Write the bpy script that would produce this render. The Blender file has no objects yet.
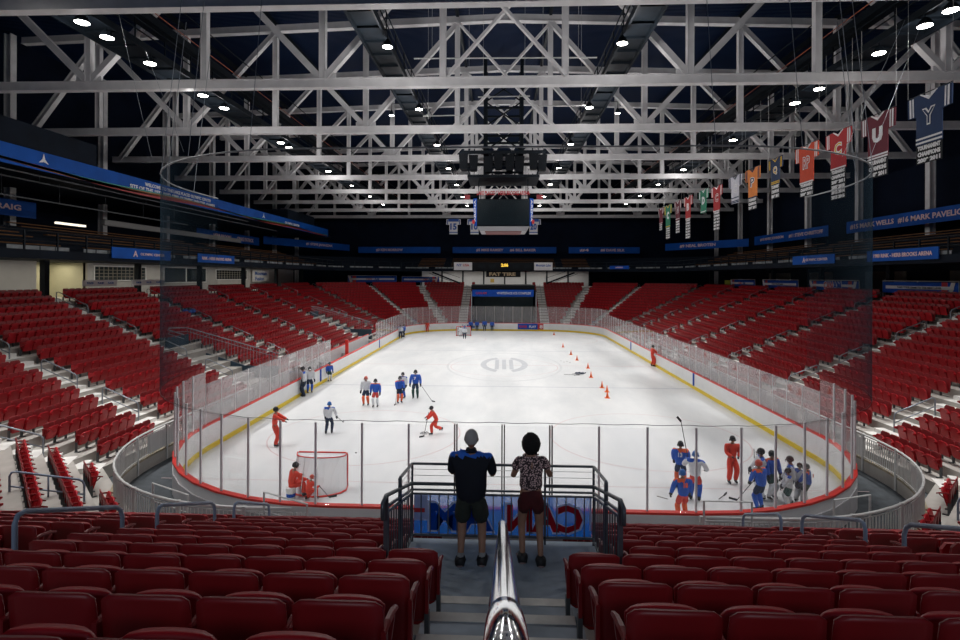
import bpy, math, random
from mathutils import Vector, Matrix, Euler
random.seed(7)
SC = bpy.context.scene
COL = SC.collection
R = math.radians
V = Vector

# ------------------------------------------------------------------ camera
F = 545.0
CAMZ = 7.61
YAW, PITCH, ROLL = R(2.42), 0.0, R(0.2)
HY = 277.0      # horizon row: the picture is a level view with the lens shifted down
cd = bpy.data.cameras.new('camera')
cam = bpy.data.objects.new('camera', cd)
COL.objects.link(cam)
cam.location = (0, 0, CAMZ)
CM = Matrix.Rotation(YAW, 3, 'Z') @ Matrix.Rotation(R(90) - PITCH, 3, 'X') @ Matrix.Rotation(ROLL, 3, 'Z')
cam.rotation_euler = CM.to_euler()
cd.sensor_width = 36
cd.shift_y = -(320 - HY) / 960
cd.lens = F / 960 * 36
cd.clip_end = 400
cd.clip_start = 0.05
SC.camera = cam
CMT = CM.transposed()

def proj(p):
    q = CMT @ (V(p) - V((0, 0, CAMZ)))
    if q.z > -0.05:
        return None
    return 480 + F * q.x / -q.z, HY - F * q.y / -q.z, -q.z

def ray(x, y):
    return CM @ V(((x - 480) / F, -(y - HY) / F, -1))

def at_z(x, y, z=0.0):
    r = ray(x, y)
    t = (z - CAMZ) / r.z
    return V((0, 0, CAMZ)) + r * t

def y_on(X, x, y):
    """depth at which the sight line through pixel (x, y) meets the plane X = const"""
    r = ray(x, y); return X * r.y / r.x

def at_y(x, y, Y):
    r = ray(x, y)
    return V((0, 0, CAMZ)) + r * (Y / r.y)

# ------------------------------------------------------------------ materials
MATS = {}
def mat(name, col, rough=0.6, metal=0.0, noise=0.0, scale=8.0, emit=None, estr=0.0, spec=None, bump=0.0):
    if name in MATS:
        return MATS[name]
    m = bpy.data.materials.new(name)
    m.use_nodes = True
    nt = m.node_tree
    b = nt.nodes['Principled BSDF']
    b.inputs['Base Color'].default_value = (*col, 1)
    b.inputs['Roughness'].default_value = rough
    b.inputs['Metallic'].default_value = metal
    if spec is not None:
        b.inputs['Specular IOR Level'].default_value = spec
    if noise or bump:
        tc = nt.nodes.new('ShaderNodeTexCoord')
        n = nt.nodes.new('ShaderNodeTexNoise')
        n.inputs['Scale'].default_value = scale
        n.inputs['Detail'].default_value = 3
        nt.links.new(tc.outputs['Object'], n.inputs['Vector'])
        if noise:
            r = nt.nodes.new('ShaderNodeValToRGB')
            r.color_ramp.elements[0].position = 0.3
            r.color_ramp.elements[1].position = 0.7
            r.color_ramp.elements[0].color = (*[max(0, c * (1 - noise)) for c in col], 1)
            r.color_ramp.elements[1].color = (*[min(1, c * (1 + noise)) for c in col], 1)
            nt.links.new(n.outputs['Fac'], r.inputs['Fac'])
            nt.links.new(r.outputs['Color'], b.inputs['Base Color'])
        if bump:
            bp = nt.nodes.new('ShaderNodeBump')
            bp.inputs['Strength'].default_value = bump
            bp.inputs['Distance'].default_value = 0.02
            nt.links.new(n.outputs['Fac'], bp.inputs['Height'])
            nt.links.new(bp.outputs['Normal'], b.inputs['Normal'])
    if emit:
        b.inputs['Emission Color'].default_value = (*emit, 1)
        b.inputs['Emission Strength'].default_value = estr
    MATS[name] = m
    return m

M = dict(
    steel=mat('painted_truss_steel', (.72, .72, .73), .55, 0, .08, 1.5),
    darksteel=mat('black_steel', (.009, .013, .018), .5, 0, .2, 3, spec=.12),
    bowlrail=mat('grey_aisle_rail', (.26, .29, .33), .4, .3, .08, 6),
    rail=mat('blue_grey_rail', (.26, .33, .45), .4, .0, .1, 6),
    railgrey=mat('galvanised_rail', (.62, .63, .62), .5, .0, .08, 6),
    glasspost=mat('pale_glass_post', (.80, .79, .82), .4, .2, .05, 5),
    railblack=mat('landing_rail', (.10, .115, .135), .4, .3, .2, 8),
    chrome=mat('polished_handrail', (.75, .76, .78), .09, 1),
    concrete=mat('stand_concrete', (.42, .40, .37), .85, 0, .12, 1.3, bump=.2),
    step=mat('aisle_step_paint', (.80, .79, .76), .8, 0, .08, 2),
    stairs=mat('landing_concrete', (.34, .40, .46), .75, 0, .30, 2.2, bump=.3),
    strip=mat('step_nosing_strip', (.80, .78, .72), .7, 0, .12, 5),
    rubber=mat('rubber_walkway', (.055, .065, .075), .8, 0, .25, 3),
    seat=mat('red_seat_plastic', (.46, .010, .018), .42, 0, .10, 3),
    seat_shaded=mat('red_seat_plastic_shaded', (.24, .007, .011), .45, 0, .10, 3),  # darker copy of the seat red; shade of the backs put into the colour
    seatleg=mat('seat_bracket_grey', (.10, .11, .12), .5, .4, .1, 5),
    white=mat('white_board', (.82, .83, .84), .35, 0, .03, 2),
    yellow=mat('yellow_kick_plate', (.85, .62, .01), .4, 0, .05, 3),
    redcap=mat('red_cap_rail', (.72, .04, .03), .4, 0, .05, 3),
    navy=mat('navy_wall', (.003, .007, .020), .8, 0, .2, .5, spec=.12),
    navy2=mat('dark_balcony', (.004, .008, .016), .7, 0, .25, .8, spec=.12),
    cream=mat('cream_wall', (.50, .46, .36), .8, 0, .06, 1),
    whitewall=mat('white_wall', (.52, .52, .52), .8, 0, .05, 1),
    dark=mat('very_dark', (.006, .008, .011), .5, 0, .1, 2, spec=.12),
    wood=mat('bench_wood', (.16, .075, .03), .6, 0, .25, 2, spec=.12),
    blue=mat('ribbon_blue', (.005, .075, .36), .55, 0, .18, .6, spec=.12),
    blue2=mat('banner_blue', (.01, .08, .45), .6, 0, .10, 1, spec=.12),
    bred=mat('banner_red', (.55, .03, .04), .6, 0, .08, 1),
    bwhite=mat('banner_white', (.70, .70, .72), .6, 0, .05, 1),
    text=mat('ribbon_lettering', (.72, .52, .52), .6, 0, .05, 2),
    wtext=mat('white_lettering', (.75, .75, .76), .6, 0, .05, 2),
    btext=mat('blue_lettering', (.02, .10, .42), .6, 0, .05, 2),
    ktext=mat('dark_lettering', (.03, .04, .06), .6, 0, .05, 2),
    orange=mat('orange_cone', (.90, .16, .02), .5, 0, .05, 6),
    skin=mat('skin', (.34, .18, .12), .6, 0, .08, 8),
    coachred=mat('red_track_suit', (.72, .05, .025), .7, 0, .12, 5),
    jblue=mat('blue_jersey', (.02, .10, .50), .75, 0, .08, 6),
    jorange=mat('orange_yoke', (.78, .13, .05), .75, 0, .08, 6),
    jwhite=mat('white_jersey', (.68, .70, .74), .75, 0, .06, 6),
    hblack=mat('black_helmet', (.012, .014, .018), .35, 0, .1, 6),
    hblue=mat('blue_helmet', (.01, .12, .42), .35, 0, .1, 6),
    hred=mat('red_helmet', (.55, .08, .05), .35, 0, .1, 6),
    pnavy=mat('navy_breezers', (.015, .03, .07), .8, 0, .15, 6),
    pgreen=mat('dark_green_breezers', (.015, .06, .055), .8, 0, .15, 6),
    pred=mat('red_breezers', (.60, .06, .05), .8, 0, .15, 6),
    glove=mat('glove_dark', (.02, .025, .035), .7, 0, .2, 8),
    blade=mat('skate_blade', (.6, .62, .65), .25, 1),
    stick=mat('stick_dark', (.03, .03, .035), .4, 0, .2, 8),
    stickw=mat('stick_grey', (.35, .34, .33), .4, 0, .1, 8),
    hairgrey=mat('short_grey_hair', (.42, .40, .39), .9, 0, .35, 90, bump=.6),
    hairdark=mat('dark_curly_hair', (.006, .005, .005), .8, 0, .4, 60, bump=.8),
    polo=mat('navy_polo', (.004, .006, .014), .85, 0, .15, 10),
    poloblue=mat('blue_yoke', (.02, .13, .60), .85, 0, .1, 10),
    shorts=mat('olive_shorts', (.022, .028, .022), .85, 0, .2, 12),
    rshorts=mat('dark_red_shorts', (.07, .006, .008), .85, 0, .2, 12),
    shoe=mat('dark_shoes', (.012, .012, .014), .6, 0, .2, 12),
    sole=mat('shoe_sole', (.30, .22, .22), .7, 0, .1, 12),
    sock=mat('grey_sock', (.30, .30, .30), .9, 0, .1, 20),
)

def blouse():
    m = bpy.data.materials.new('patterned_blouse'); m.use_nodes = True
    nt = m.node_tree; b = nt.nodes['Principled BSDF']; b.inputs['Roughness'].default_value = .9
    tc = nt.nodes.new('ShaderNodeTexCoord'); v = nt.nodes.new('ShaderNodeTexVoronoi'); v.inputs['Scale'].default_value = 45
    r = nt.nodes.new('ShaderNodeValToRGB'); r.color_ramp.elements[0].position = .35; r.color_ramp.elements[1].position = .5
    r.color_ramp.elements[0].color = (.75, .52, .50, 1); r.color_ramp.elements[1].color = (.05, .03, .035, 1)
    nt.links.new(tc.outputs['Object'], v.inputs['Vector']); nt.links.new(v.outputs['Distance'], r.inputs['Fac'])
    nt.links.new(r.outputs['Color'], b.inputs['Base Color'])
    return m
M['blouse'] = blouse()

def emis(name, col, s):
    m = bpy.data.materials.new(name); m.use_nodes = True
    nt = m.node_tree; nt.nodes.remove(nt.nodes['Principled BSDF'])
    e = nt.nodes.new('ShaderNodeEmission'); e.inputs['Color'].default_value = (*col, 1); e.inputs['Strength'].default_value = s
    nt.links.new(e.outputs[0], nt.nodes['Material Output'].inputs['Surface'])
    return m
M['lamp'] = emis('lamp_lens', (1, .95, .88), 30)
M['tube'] = emis('light_tube', (1, .9, .75), 1.5)
M['digits'] = emis('amber_digits', (1, .62, .08), 1.2)
M['door_sign'] = emis('green_lit_panel', (.45, .9, .75), .9)

def glassmat(name, tint, refl, glare):
    m = bpy.data.materials.new(name); m.use_nodes = True
    nt = m.node_tree; nt.nodes.remove(nt.nodes['Principled BSDF'])
    t = nt.nodes.new('ShaderNodeBsdfTransparent'); t.inputs['Color'].default_value = (*tint, 1)
    g = nt.nodes.new('ShaderNodeBsdfGlossy'); g.inputs['Roughness'].default_value = .04
    d = nt.nodes.new('ShaderNodeBsdfDiffuse'); d.inputs['Color'].default_value = (.8, .78, .78, 1)
    f = nt.nodes.new('ShaderNodeFresnel'); f.inputs['IOR'].default_value = 1.35
    mx = nt.nodes.new('ShaderNodeMixShader'); mx2 = nt.nodes.new('ShaderNodeMixShader')
    mul = nt.nodes.new('ShaderNodeMath'); mul.operation = 'MULTIPLY'; mul.inputs[1].default_value = refl
    nt.links.new(f.outputs[0], mul.inputs[0]); nt.links.new(mul.outputs[0], mx.inputs[0])
    nt.links.new(t.outputs[0], mx.inputs[1]); nt.links.new(g.outputs[0], mx.inputs[2])
    mx2.inputs[0].default_value = glare
    nt.links.new(mx.outputs[0], mx2.inputs[1]); nt.links.new(d.outputs[0], mx2.inputs[2])
    nt.links.new(mx2.outputs[0], nt.nodes['Material Output'].inputs['Surface'])
    return m
M['glass'] = glassmat('rink_glass', (.98, .98, .985), .2, .02)
M['glass2'] = glassmat('rink_glass_glare', (.96, .95, .96), .5, .13)  # white diffuse share paints the bright ice's reflection into the side glass
M['winglass'] = mat('window_glass', (.02, .03, .035), .1)

def netmat(name, base, pw, col, mul=.75):
    # thin threads: a woven net covers more of the view where it is seen at a shallow angle
    m = bpy.data.materials.new(name); m.use_nodes = True
    nt = m.node_tree; nt.nodes.remove(nt.nodes['Principled BSDF'])
    t = nt.nodes.new('ShaderNodeBsdfTransparent')
    d = nt.nodes.new('ShaderNodeBsdfDiffuse'); d.inputs['Color'].default_value = (*col, 1)
    lw = nt.nodes.new('ShaderNodeLayerWeight')
    p = nt.nodes.new('ShaderNodeMath'); p.operation = 'POWER'; p.inputs[1].default_value = pw
    a = nt.nodes.new('ShaderNodeMath'); a.operation = 'MULTIPLY_ADD'; a.inputs[1].default_value = mul; a.inputs[2].default_value = base; a.use_clamp = True
    mx = nt.nodes.new('ShaderNodeMixShader')
    nt.links.new(lw.outputs['Facing'], p.inputs[0]); nt.links.new(p.outputs[0], a.inputs[0]); nt.links.new(a.outputs[0], mx.inputs[0])
    nt.links.new(t.outputs[0], mx.inputs[1]); nt.links.new(d.outputs[0], mx.inputs[2])
    nt.links.new(mx.outputs[0], nt.nodes['Material Output'].inputs['Surface'])
    return m
M['netting'] = netmat('black_netting', .045, 2.2, (.02, .035, .05), .55)
M['goalnet'] = netmat('goal_netting', .55, 2, (.75, .75, .78), .4)

def icemat():
    m = bpy.data.materials.new('ice'); m.use_nodes = True
    nt = m.node_tree; b = nt.nodes['Principled BSDF']
    b.inputs['Roughness'].default_value = .38; b.inputs['Specular IOR Level'].default_value = .35
    tc = nt.nodes.new('ShaderNodeTexCoord')
    mp = nt.nodes.new('ShaderNodeMapping'); mp.inputs['Scale'].default_value = (.35, .12, 1)
    n = nt.nodes.new('ShaderNodeTexNoise'); n.inputs['Scale'].default_value = 1.2; n.inputs['Detail'].default_value = 8; n.inputs['Roughness'].default_value = .65
    r = nt.nodes.new('ShaderNodeValToRGB')
    r.color_ramp.elements[0].position = .35; r.color_ramp.elements[0].color = (.62, .64, .655, 1)
    r.color_ramp.elements[1].position = .62; r.color_ramp.elements[1].color = (.74, .75, .755, 1)
    nt.links.new(tc.outputs['Object'], mp.inputs['Vector']); nt.links.new(mp.outputs[0], n.inputs['Vector'])
    nt.links.new(n.outputs['Fac'], r.inputs['Fac']); nt.links.new(r.outputs['Color'], b.inputs['Base Color'])
    return m
M['ice'] = icemat()
M['iceline'] = mat('faint_grey_line', (.50, .52, .56), .4, 0, .08, 2)
M['icered'] = mat('faint_red_line', (.62, .49, .50), .4, 0, .06, 2)
M['icelogo'] = mat('faint_crest_paint', (.48, .50, .53), .4, 0, .08, 2)
M['icelogo2'] = mat('faint_crest_ring', (.60, .615, .63), .4, 0, .05, 2)

def roofmat():
    m = bpy.data.materials.new('roof_deck'); m.use_nodes = True
    nt = m.node_tree; b = nt.nodes['Principled BSDF']; b.inputs['Roughness'].default_value = .6; b.inputs['Specular IOR Level'].default_value = .1
    tc = nt.nodes.new('ShaderNodeTexCoord'); w = nt.nodes.new('ShaderNodeTexWave'); w.bands_direction = 'Y'; w.inputs['Scale'].default_value = 1.6
    r = nt.nodes.new('ShaderNodeValToRGB'); r.color_ramp.elements[0].color = (.003, .009, .030, 1); r.color_ramp.elements[1].color = (.008, .022, .065, 1)
    nt.links.new(tc.outputs['Object'], w.inputs['Vector']); nt.links.new(w.outputs['Color'], r.inputs['Fac']); nt.links.new(r.outputs['Color'], b.inputs['Base Color'])
    bp = nt.nodes.new('ShaderNodeBump'); bp.inputs['Distance'].default_value = .05; nt.links.new(w.outputs['Fac'], bp.inputs['Height']); nt.links.new(bp.outputs['Normal'], b.inputs['Normal'])
    return m
M['roof'] = roofmat()

# ------------------------------------------------------------------ mesh builder
class MB:
    def __init__(s): s.v = []; s.f = []; s.m = []
    def add(s, vs, fs, mi=0):
        o = len(s.v); s.v += [tuple(p) for p in vs]; s.f += [tuple(i + o for i in f) for f in fs]; s.m += [mi] * len(fs)
    def obox(s, c, ax, ay, az, mi=0):
        c, ax, ay, az = V(c), V(ax), V(ay), V(az)
        vs = [c + ax * i + ay * j + az * k for i in (-1, 1) for j in (-1, 1) for k in (-1, 1)]
        s.add(vs, [(0, 1, 3, 2), (4, 6, 7, 5), (0, 4, 5, 1), (2, 3, 7, 6), (0, 2, 6, 4), (1, 5, 7, 3)], mi)
    def box(s, x0, x1, y0, y1, z0, z1, mi=0):
        s.obox(((x0 + x1) / 2, (y0 + y1) / 2, (z0 + z1) / 2), ((x1 - x0) / 2, 0, 0), (0, (y1 - y0) / 2, 0), (0, 0, (z1 - z0) / 2), mi)
    def bar(s, p, q, w, h, up=(0, 0, 1), mi=0):
        p, q = V(p), V(q); d = q - p; L = d.length; d.normalize()
        a = d.cross(V(up))
        if a.length < 1e-4: a = d.cross(V((0, 1, 0)))
        a.normalize(); b = a.cross(d)
        s.obox((p + q) / 2, a * (w / 2), d * (L / 2), b * (h / 2), mi)
    def ibeam(s, p, q, w, h, t, up=(0, 0, 1), mi=0):
        # flanges at +-h/2 along up, web between
        p, q = V(p), V(q); d = (q - p); L = d.length; d.normalize()
        a = d.cross(V(up)); a.normalize(); b = a.cross(d); c = (p + q) / 2
        s.obox(c, a * (t / 2), d * (L / 2), b * (h / 2 - t), mi)
        for sg in (-1, 1):
            s.obox(c + b * (sg * (h / 2 - t / 2)), a * (w / 2), d * (L / 2), b * (t / 2), mi)
    def tube(s, pts, r, n=6, mi=0, cap=True):
        pts = [V(p) for p in pts]; o = len(s.v); rr = r if isinstance(r, (list, tuple)) else [r] * len(pts)
        prev = None
        for i, p in enumerate(pts):
            d = (pts[min(i + 1, len(pts) - 1)] - pts[max(i - 1, 0)])
            if d.length < 1e-7: d = V((0, 0, 1))
            d.normalize()
            a = prev - d * prev.dot(d) if prev is not None else d.cross(V((0, 0, 1)))
            if a.length < 1e-3: a = d.cross(V((1, 0, 0)))
            a.normalize(); prev = a; b = d.cross(a)
            for k in range(n):
                t = 2 * math.pi * k / n
                s.v.append(tuple(p + (a * math.cos(t) + b * math.sin(t)) * rr[i]))
        for i in range(len(pts) - 1):
            for k in range(n):
                k2 = (k + 1) % n
                s.f.append((o + i * n + k, o + i * n + k2, o + (i + 1) * n + k2, o + (i + 1) * n + k)); s.m.append(mi)
        if cap:
            s.f.append(tuple(o + k for k in range(n))[::-1]); s.f.append(tuple(o + (len(pts) - 1) * n + k for k in range(n))); s.m += [mi, mi]
    def lathe(s, c, prof, n=12, mi=0, ax=None):
        c = V(c); o = len(s.v)
        for (r, z) in prof:
            for k in range(n):
                t = 2 * math.pi * k / n
                s.v.append(tuple(c + V((r * math.cos(t), r * math.sin(t), z))))
        for i in range(len(prof) - 1):
            for k in range(n):
                k2 = (k + 1) % n
                s.f.append((o + i * n + k, o + i * n + k2, o + (i + 1) * n + k2, o + (i + 1) * n + k)); s.m.append(mi)
        s.f.append(tuple(o + k for k in range(n))[::-1]); s.f.append(tuple(o + (len(prof) - 1) * n + k for k in range(n))); s.m += [mi, mi]
    def prism(s, poly, o, ax, ay, n, t, mi=0):
        # poly in plane (ax, ay) at o, thickness t along n (centred)
        o, ax, ay, n = V(o), V(ax), V(ay), V(n); k = len(poly)
        vs = [o + ax * x + ay * y - n * (t / 2) for x, y in poly] + [o + ax * x + ay * y + n * (t / 2) for x, y in poly]
        fs = [tuple(range(k))[::-1], tuple(range(k, 2 * k))] + [(i, (i + 1) % k, k + (i + 1) % k, k + i) for i in range(k)]
        s.add(vs, fs, mi)
    def sphere(s, c, rx, ry, rz, n=10, m=8, z0=-1.0, mi=0):
        c = V(c); o = len(s.v); th0 = math.asin(max(-1, min(1, z0)))
        for j in range(m + 1):
            th = th0 + (math.pi / 2 - th0) * j / m
            for k in range(n):
                t = 2 * math.pi * k / n
                s.v.append(tuple(c + V((rx * math.cos(th) * math.cos(t), ry * math.cos(th) * math.sin(t), rz * math.sin(th)))))
        for j in range(m):
            for k in range(n):
                k2 = (k + 1) % n
                s.f.append((o + j * n + k, o + j * n + k2, o + (j + 1) * n + k2, o + (j + 1) * n + k)); s.m.append(mi)
    def xform(s, mtx, i0=0):
        for i in range(i0, len(s.v)):
            s.v[i] = tuple(mtx @ V(s.v[i]))
        return s

def tag(o, label=None, cat=None, group=None, kind=None):
    if label: o['label'] = label
    if cat: o['category'] = cat
    if group: o['group'] = group
    if kind: o['kind'] = kind
    return o

def mkmesh(name, mb, mats, smooth=False, off=None):
    me = bpy.data.meshes.new(name)
    vs = mb.v if off is None else [(x - off[0], y - off[1], z - off[2]) for x, y, z in mb.v]
    me.from_pydata(vs, [], mb.f); 
    if not isinstance(mats, (list, tuple)): mats = [mats]
    for m in mats: me.materials.append(m)
    if len(mats) > 1: me.polygons.foreach_set('material_index', mb.m)
    if smooth:
        me.polygons.foreach_set('use_smooth', [True] * len(me.polygons))
    me.update()
    return me

def obj(name, mb, mats, parent=None, smooth=False, off=None):
    """off: world point the object's origin sits at; a child takes its parent's location"""
    if off is None and parent is not None:
        off = world_loc(parent)
    me = mkmesh(name, mb, mats, smooth, off)
    o = bpy.data.objects.new(name, me); COL.objects.link(o)
    if parent is not None: o.parent = parent
    elif off is not None: o.location = off
    return o

def world_loc(o):
    p = V((0, 0, 0))
    while o is not None:
        p = p + o.location; o = o.parent
    return p

def local(name, mb, mats, parent, smooth=False):
    me = mkmesh(name, mb, mats, smooth)
    o = bpy.data.objects.new(name, me); COL.objects.link(o); o.parent = parent
    return o

def empty(name, loc, rz=0, label=None, cat=None, group=None):
    o = bpy.data.objects.new(name, None); COL.objects.link(o); o.location = loc; o.rotation_euler = (0, 0, rz)
    o.empty_display_size = .2
    return tag(o, label, cat, group)

def struct(name, mb, m, smooth=False):
    return tag(obj(name, mb, m, None, smooth), kind='structure')

KIDS = {}
def copy_tree(src, loc, rz, label=None, group=None):
    c = src.copy(); COL.objects.link(c); c.location = loc; c.rotation_euler = (0, 0, rz)
    if label: c['label'] = label
    if group: c['group'] = group
    def rec(a, b):
        for ch in KIDS.get(a.name, a.children):
            d = ch.copy(); COL.objects.link(d); d.parent = b
            rec(ch, d)
    rec(src, c)
    return c

_tc = {}
def text_geo(s, bold=0.0):
    key = (s, bold)
    if key in _tc: return _tc[key]
    cu = bpy.data.curves.new('lettering', 'FONT'); cu.body = s; cu.size = 1; cu.align_x = 'CENTER'; cu.align_y = 'CENTER'; cu.offset = bold; cu.resolution_u = 2
    cu.extrude = 0
    o = bpy.data.objects.new('lettering', cu); COL.objects.link(o)
    dg = bpy.context.evaluated_depsgraph_get()
    me = o.evaluated_get(dg).to_mesh()
    vs = [tuple(v.co) for v in me.vertices]; fs = [tuple(p.vertices) for p in me.polygons]
    o.evaluated_get(dg).to_mesh_clear(); bpy.data.objects.remove(o); bpy.data.curves.remove(cu)
    xs = [v[0] for v in vs] or [0, 1]; ys = [v[1] for v in vs] or [0, 1]
    w, h = max(xs) - min(xs), max(ys) - min(ys); cx, cy = (max(xs) + min(xs)) / 2, (max(ys) + min(ys)) / 2
    _tc[key] = ([((x - cx) / w, (y - cy) / h) for x, y, _ in vs], fs)
    return _tc[key]

def text_mb(s, c, ax, ay, w, h, t=.006, bold=0.02, mb=None, mi=0):
    """lettering w by h metres centred at c, lying in plane ax (reading direction), ay (up), with thickness"""
    vs, fs = text_geo(s, bold); mb = mb or MB(); c, ax, ay = V(c), V(ax), V(ay); n = ax.cross(ay)
    P = [c + ax * (x * w) + ay * (y * h) + n * t for x, y in vs]
    Q = [c + ax * (x * w) + ay * (y * h) for x, y in vs]
    k = len(vs); edges = {}
    for f in fs:
        for i in range(len(f)):
            e = (f[i], f[(i + 1) % len(f)]); edges[e] = 1
    side = [(a, b, b + k, a + k) for (a, b) in edges if (b, a) not in edges]
    mb.add(Q + P, [tuple(i + k for i in f) for f in fs] + [f[::-1] for f in fs] + side, mi)
    return mb
# ------------------------------------------------------------------ rink
RC = 0.12            # rink centre line
Y0, Y1 = 15.42, 77.2  # inner faces of the end boards
HW = 12.95
def ringpath(hw, y0, y1, r, n=10):
    pts = []
    for cx, cy, a0 in ((RC - hw + r, y0 + r, 180), (RC + hw - r, y0 + r, 270), (RC + hw - r, y1 - r, 0), (RC - hw + r, y1 - r, 90)):
        for i in range(n + 1):
            a = R(a0 + 90 * i / n); pts.append(V((cx + r * math.cos(a), cy + r * math.sin(a), 0)))
    return pts
def resample(pts, step, closed=True):
    P = pts + [pts[0]] if closed else pts
    L = [0]
    for a, b in zip(P, P[1:]): L.append(L[-1] + (b - a).length)
    n = max(1, round(L[-1] / step)); out = []; j = 0
    for i in range(n + (0 if closed else 1)):
        s = L[-1] * i / n
        while j < len(L) - 2 and L[j + 1] < s: j += 1
        t = (s - L[j]) / max(1e-9, L[j + 1] - L[j]); out.append(P[j].lerp(P[j + 1], t))
    return out
def wall_strip(mb, a, b, z0, z1, mi=0, closed=True):
    """solid ring between inner path a and outer path b"""
    n = len(a); o = len(mb.v)
    for p, q in zip(a, b):
        mb.v += [(p.x, p.y, z0), (p.x, p.y, z1), (q.x, q.y, z1), (q.x, q.y, z0)]
    for i in range(n if closed else n - 1):
        j = (i + 1) % n
        for k in range(4):
            l = (k + 1) % 4
            mb.f.append((o + i * 4 + k, o + j * 4 + k, o + j * 4 + l, o + i * 4 + l)); mb.m.append(mi)
    if not closed:
        mb.f += [(o, o + 1, o + 2, o + 3), tuple(o + (n - 1) * 4 + k for k in (3, 2, 1, 0))]; mb.m += [mi, mi]

RR_ = 7.8
inner = ringpath(HW, Y0, Y1, RR_); outer = ringpath(HW + .16, Y0 - .16, Y1 + .16, RR_ + .16)
mb = MB(); mb.add([(p.x, p.y, 0) for p in inner], [tuple(range(len(inner)))])
ice = struct('floor_ice', mb, M['ice'])
mb = MB(); mb.add([(-40, -8, -.03), (40, -8, -.03), (40, 104, -.03), (-40, 104, -.03)], [(0, 1, 2, 3)])
struct('floor', mb, M['rubber'])

# painted lines and crest, a skin on the ice
def ring_arc(mb, cx, cy, r0, r1, a0, a1, z, n=36, sx=1):
    o = len(mb.v)
    for i in range(n + 1):
        a = R(a0 + (a1 - a0) * i / n)
        for r in (r0, r1): mb.v.append((cx + r * math.cos(a) * sx, cy + r * math.sin(a), z))
    for i in range(n): mb.f.append((o + 2 * i, o + 2 * i + 1, o + 2 * i + 3, o + 2 * i + 2)); mb.m.append(0)
def line_y(y, w, x0=-HW, x1=HW, mb=None, z=.004):
    mb = mb or MB(); mb.add([(RC + x0, y - w / 2, z), (RC + x1, y - w / 2, z), (RC + x1, y + w / 2, z), (RC + x0, y + w / 2, z)], [(0, 1, 2, 3)]); return mb
mb = MB()
for y in (37.9, 56.2): line_y(y, .22, mb=mb)
tag(obj('blue_line', mb, M['iceline']), kind='structure')
mb = MB(); line_y(47.1, .12, mb=mb)
for y, w in ((20.0, 7.4), (72.9, 7.4)): line_y(y, .05, mb=mb)
for x in (-6.7, 6.7):
    for y in (26.2, 66.6): ring_arc(mb, RC + x, y, 4.5, 4.56, 0, 360, .004)
ring_arc(mb, RC, 46.4, 4.5, 4.56, 0, 360, .004)
tag(obj('centre_line', mb, M['icered']), kind='structure')
mb = MB()
for a0, a1 in ((110, 250), (-70, 70)): ring_arc(mb, RC, 47.6, 3.1, 4.1, a0, a1, .005, sx=.5)
for k in (-1, 0, 1): mb.add([(RC + k * .62 - .17, 45.0, .005), (RC + k * .62 + .17, 45.0, .005), (RC + k * .62 + .17, 50.2, .005), (RC + k * .62 - .17, 50.2, .005)], [(0, 1, 2, 3)])
tag(obj('ice_crest', mb, M['icelogo']), kind='structure')
mb = MB(); ring_arc(mb, RC, 47.2, 7.2, 7.5, 0, 360, .003, sx=.66)
tag(obj('crest_ring', mb, M['icelogo2']), kind='structure')

bd = empty('dasher_boards', (RC, Y0, 0), 0, 'white rink boards with red cap rail and yellow kick plate around the ice', 'rink boards')
mb = MB(); wall_strip(mb, inner, outer, 0, 1.06); obj('board_wall', mb, M['white'], bd)
mb = MB(); wall_strip(mb, ringpath(HW + .0, Y0 - .0, Y1, RR_), ringpath(HW + .19, Y0 - .19, Y1 + .19, RR_ + .19), 1.06, 1.12); obj('cap_rail', mb, M['redcap'], bd)
mb = MB(); wall_strip(mb, ringpath(HW - .03, Y0 + .03, Y1 - .03, RR_ - .03), ringpath(HW + .005, Y0 - .005, Y1 + .005, RR_ + .005), 0.002, .22); obj('kick_plate', mb, M['yellow'], bd)
mb = MB(); wall_strip(mb, outer, ringpath(HW + .19, Y0 - .19, Y1 + .19, RR_ + .19), 0, .72); obj('back_panel', mb, mat('grey_back_board', (.50, .50, .52), .6, 0, .1, 2), bd)
for x in (RC - HW + .02, RC + HW - .02):
    for y in (37.9, 56.2):
        mb = MB(); mb.box(x - .02, x + .02, y - .12, y + .12, .22, 1.06); obj('line_stripe', mb, M['blue2'], bd)
# advertising panels on the far boards
def ad(x0, x1, z0, z1, m, name='advert_panel'):
    mb = MB(); mb.box(x0, x1, Y1 - .035, Y1 + .0, z0, z1); return obj(name, mb, m, bd)
def adt(s, xc, w, h, m, zc=.62):
    obj('advert_lettering', text_mb(s, (xc, Y1 - .045, zc), (1, 0, 0), (0, 0, 1), w, h, .01, .03), m, bd)
ad(8.6 + 3.9, 8.6 + 3.9 + 0.01, .25, .26, M['white'])
adt('RAIN !', -7.9, 2.4, .52, M['btext']); adt('lake', -4.9, 1.9, .45, M['btext'])
ad(2.1, 4.9, .24, 1.04, M['blue2']); adt('POWER', 2.85, 1.15, .36, M['bred']); adt('PLAY', 4.2, 1.0, .36, M['wtext'])
ad(4.9, 5.9, .24, 1.04, M['bred'], 'red_advert'); adt('8', 5.4, .45, .5, M['wtext'])
adt('P', 7.35, .4, .5, M['btext']); adt('GAUL', 8.2, 1.1, .4, M['btext'])
adt('NB', 11.1, .5, .4, M['btext']); ad(11.4, 12.0, .45, .8, M['bred'], 'red_advert')
adt('arena', -10.5, 1.6, .3, M['bred'])

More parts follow.
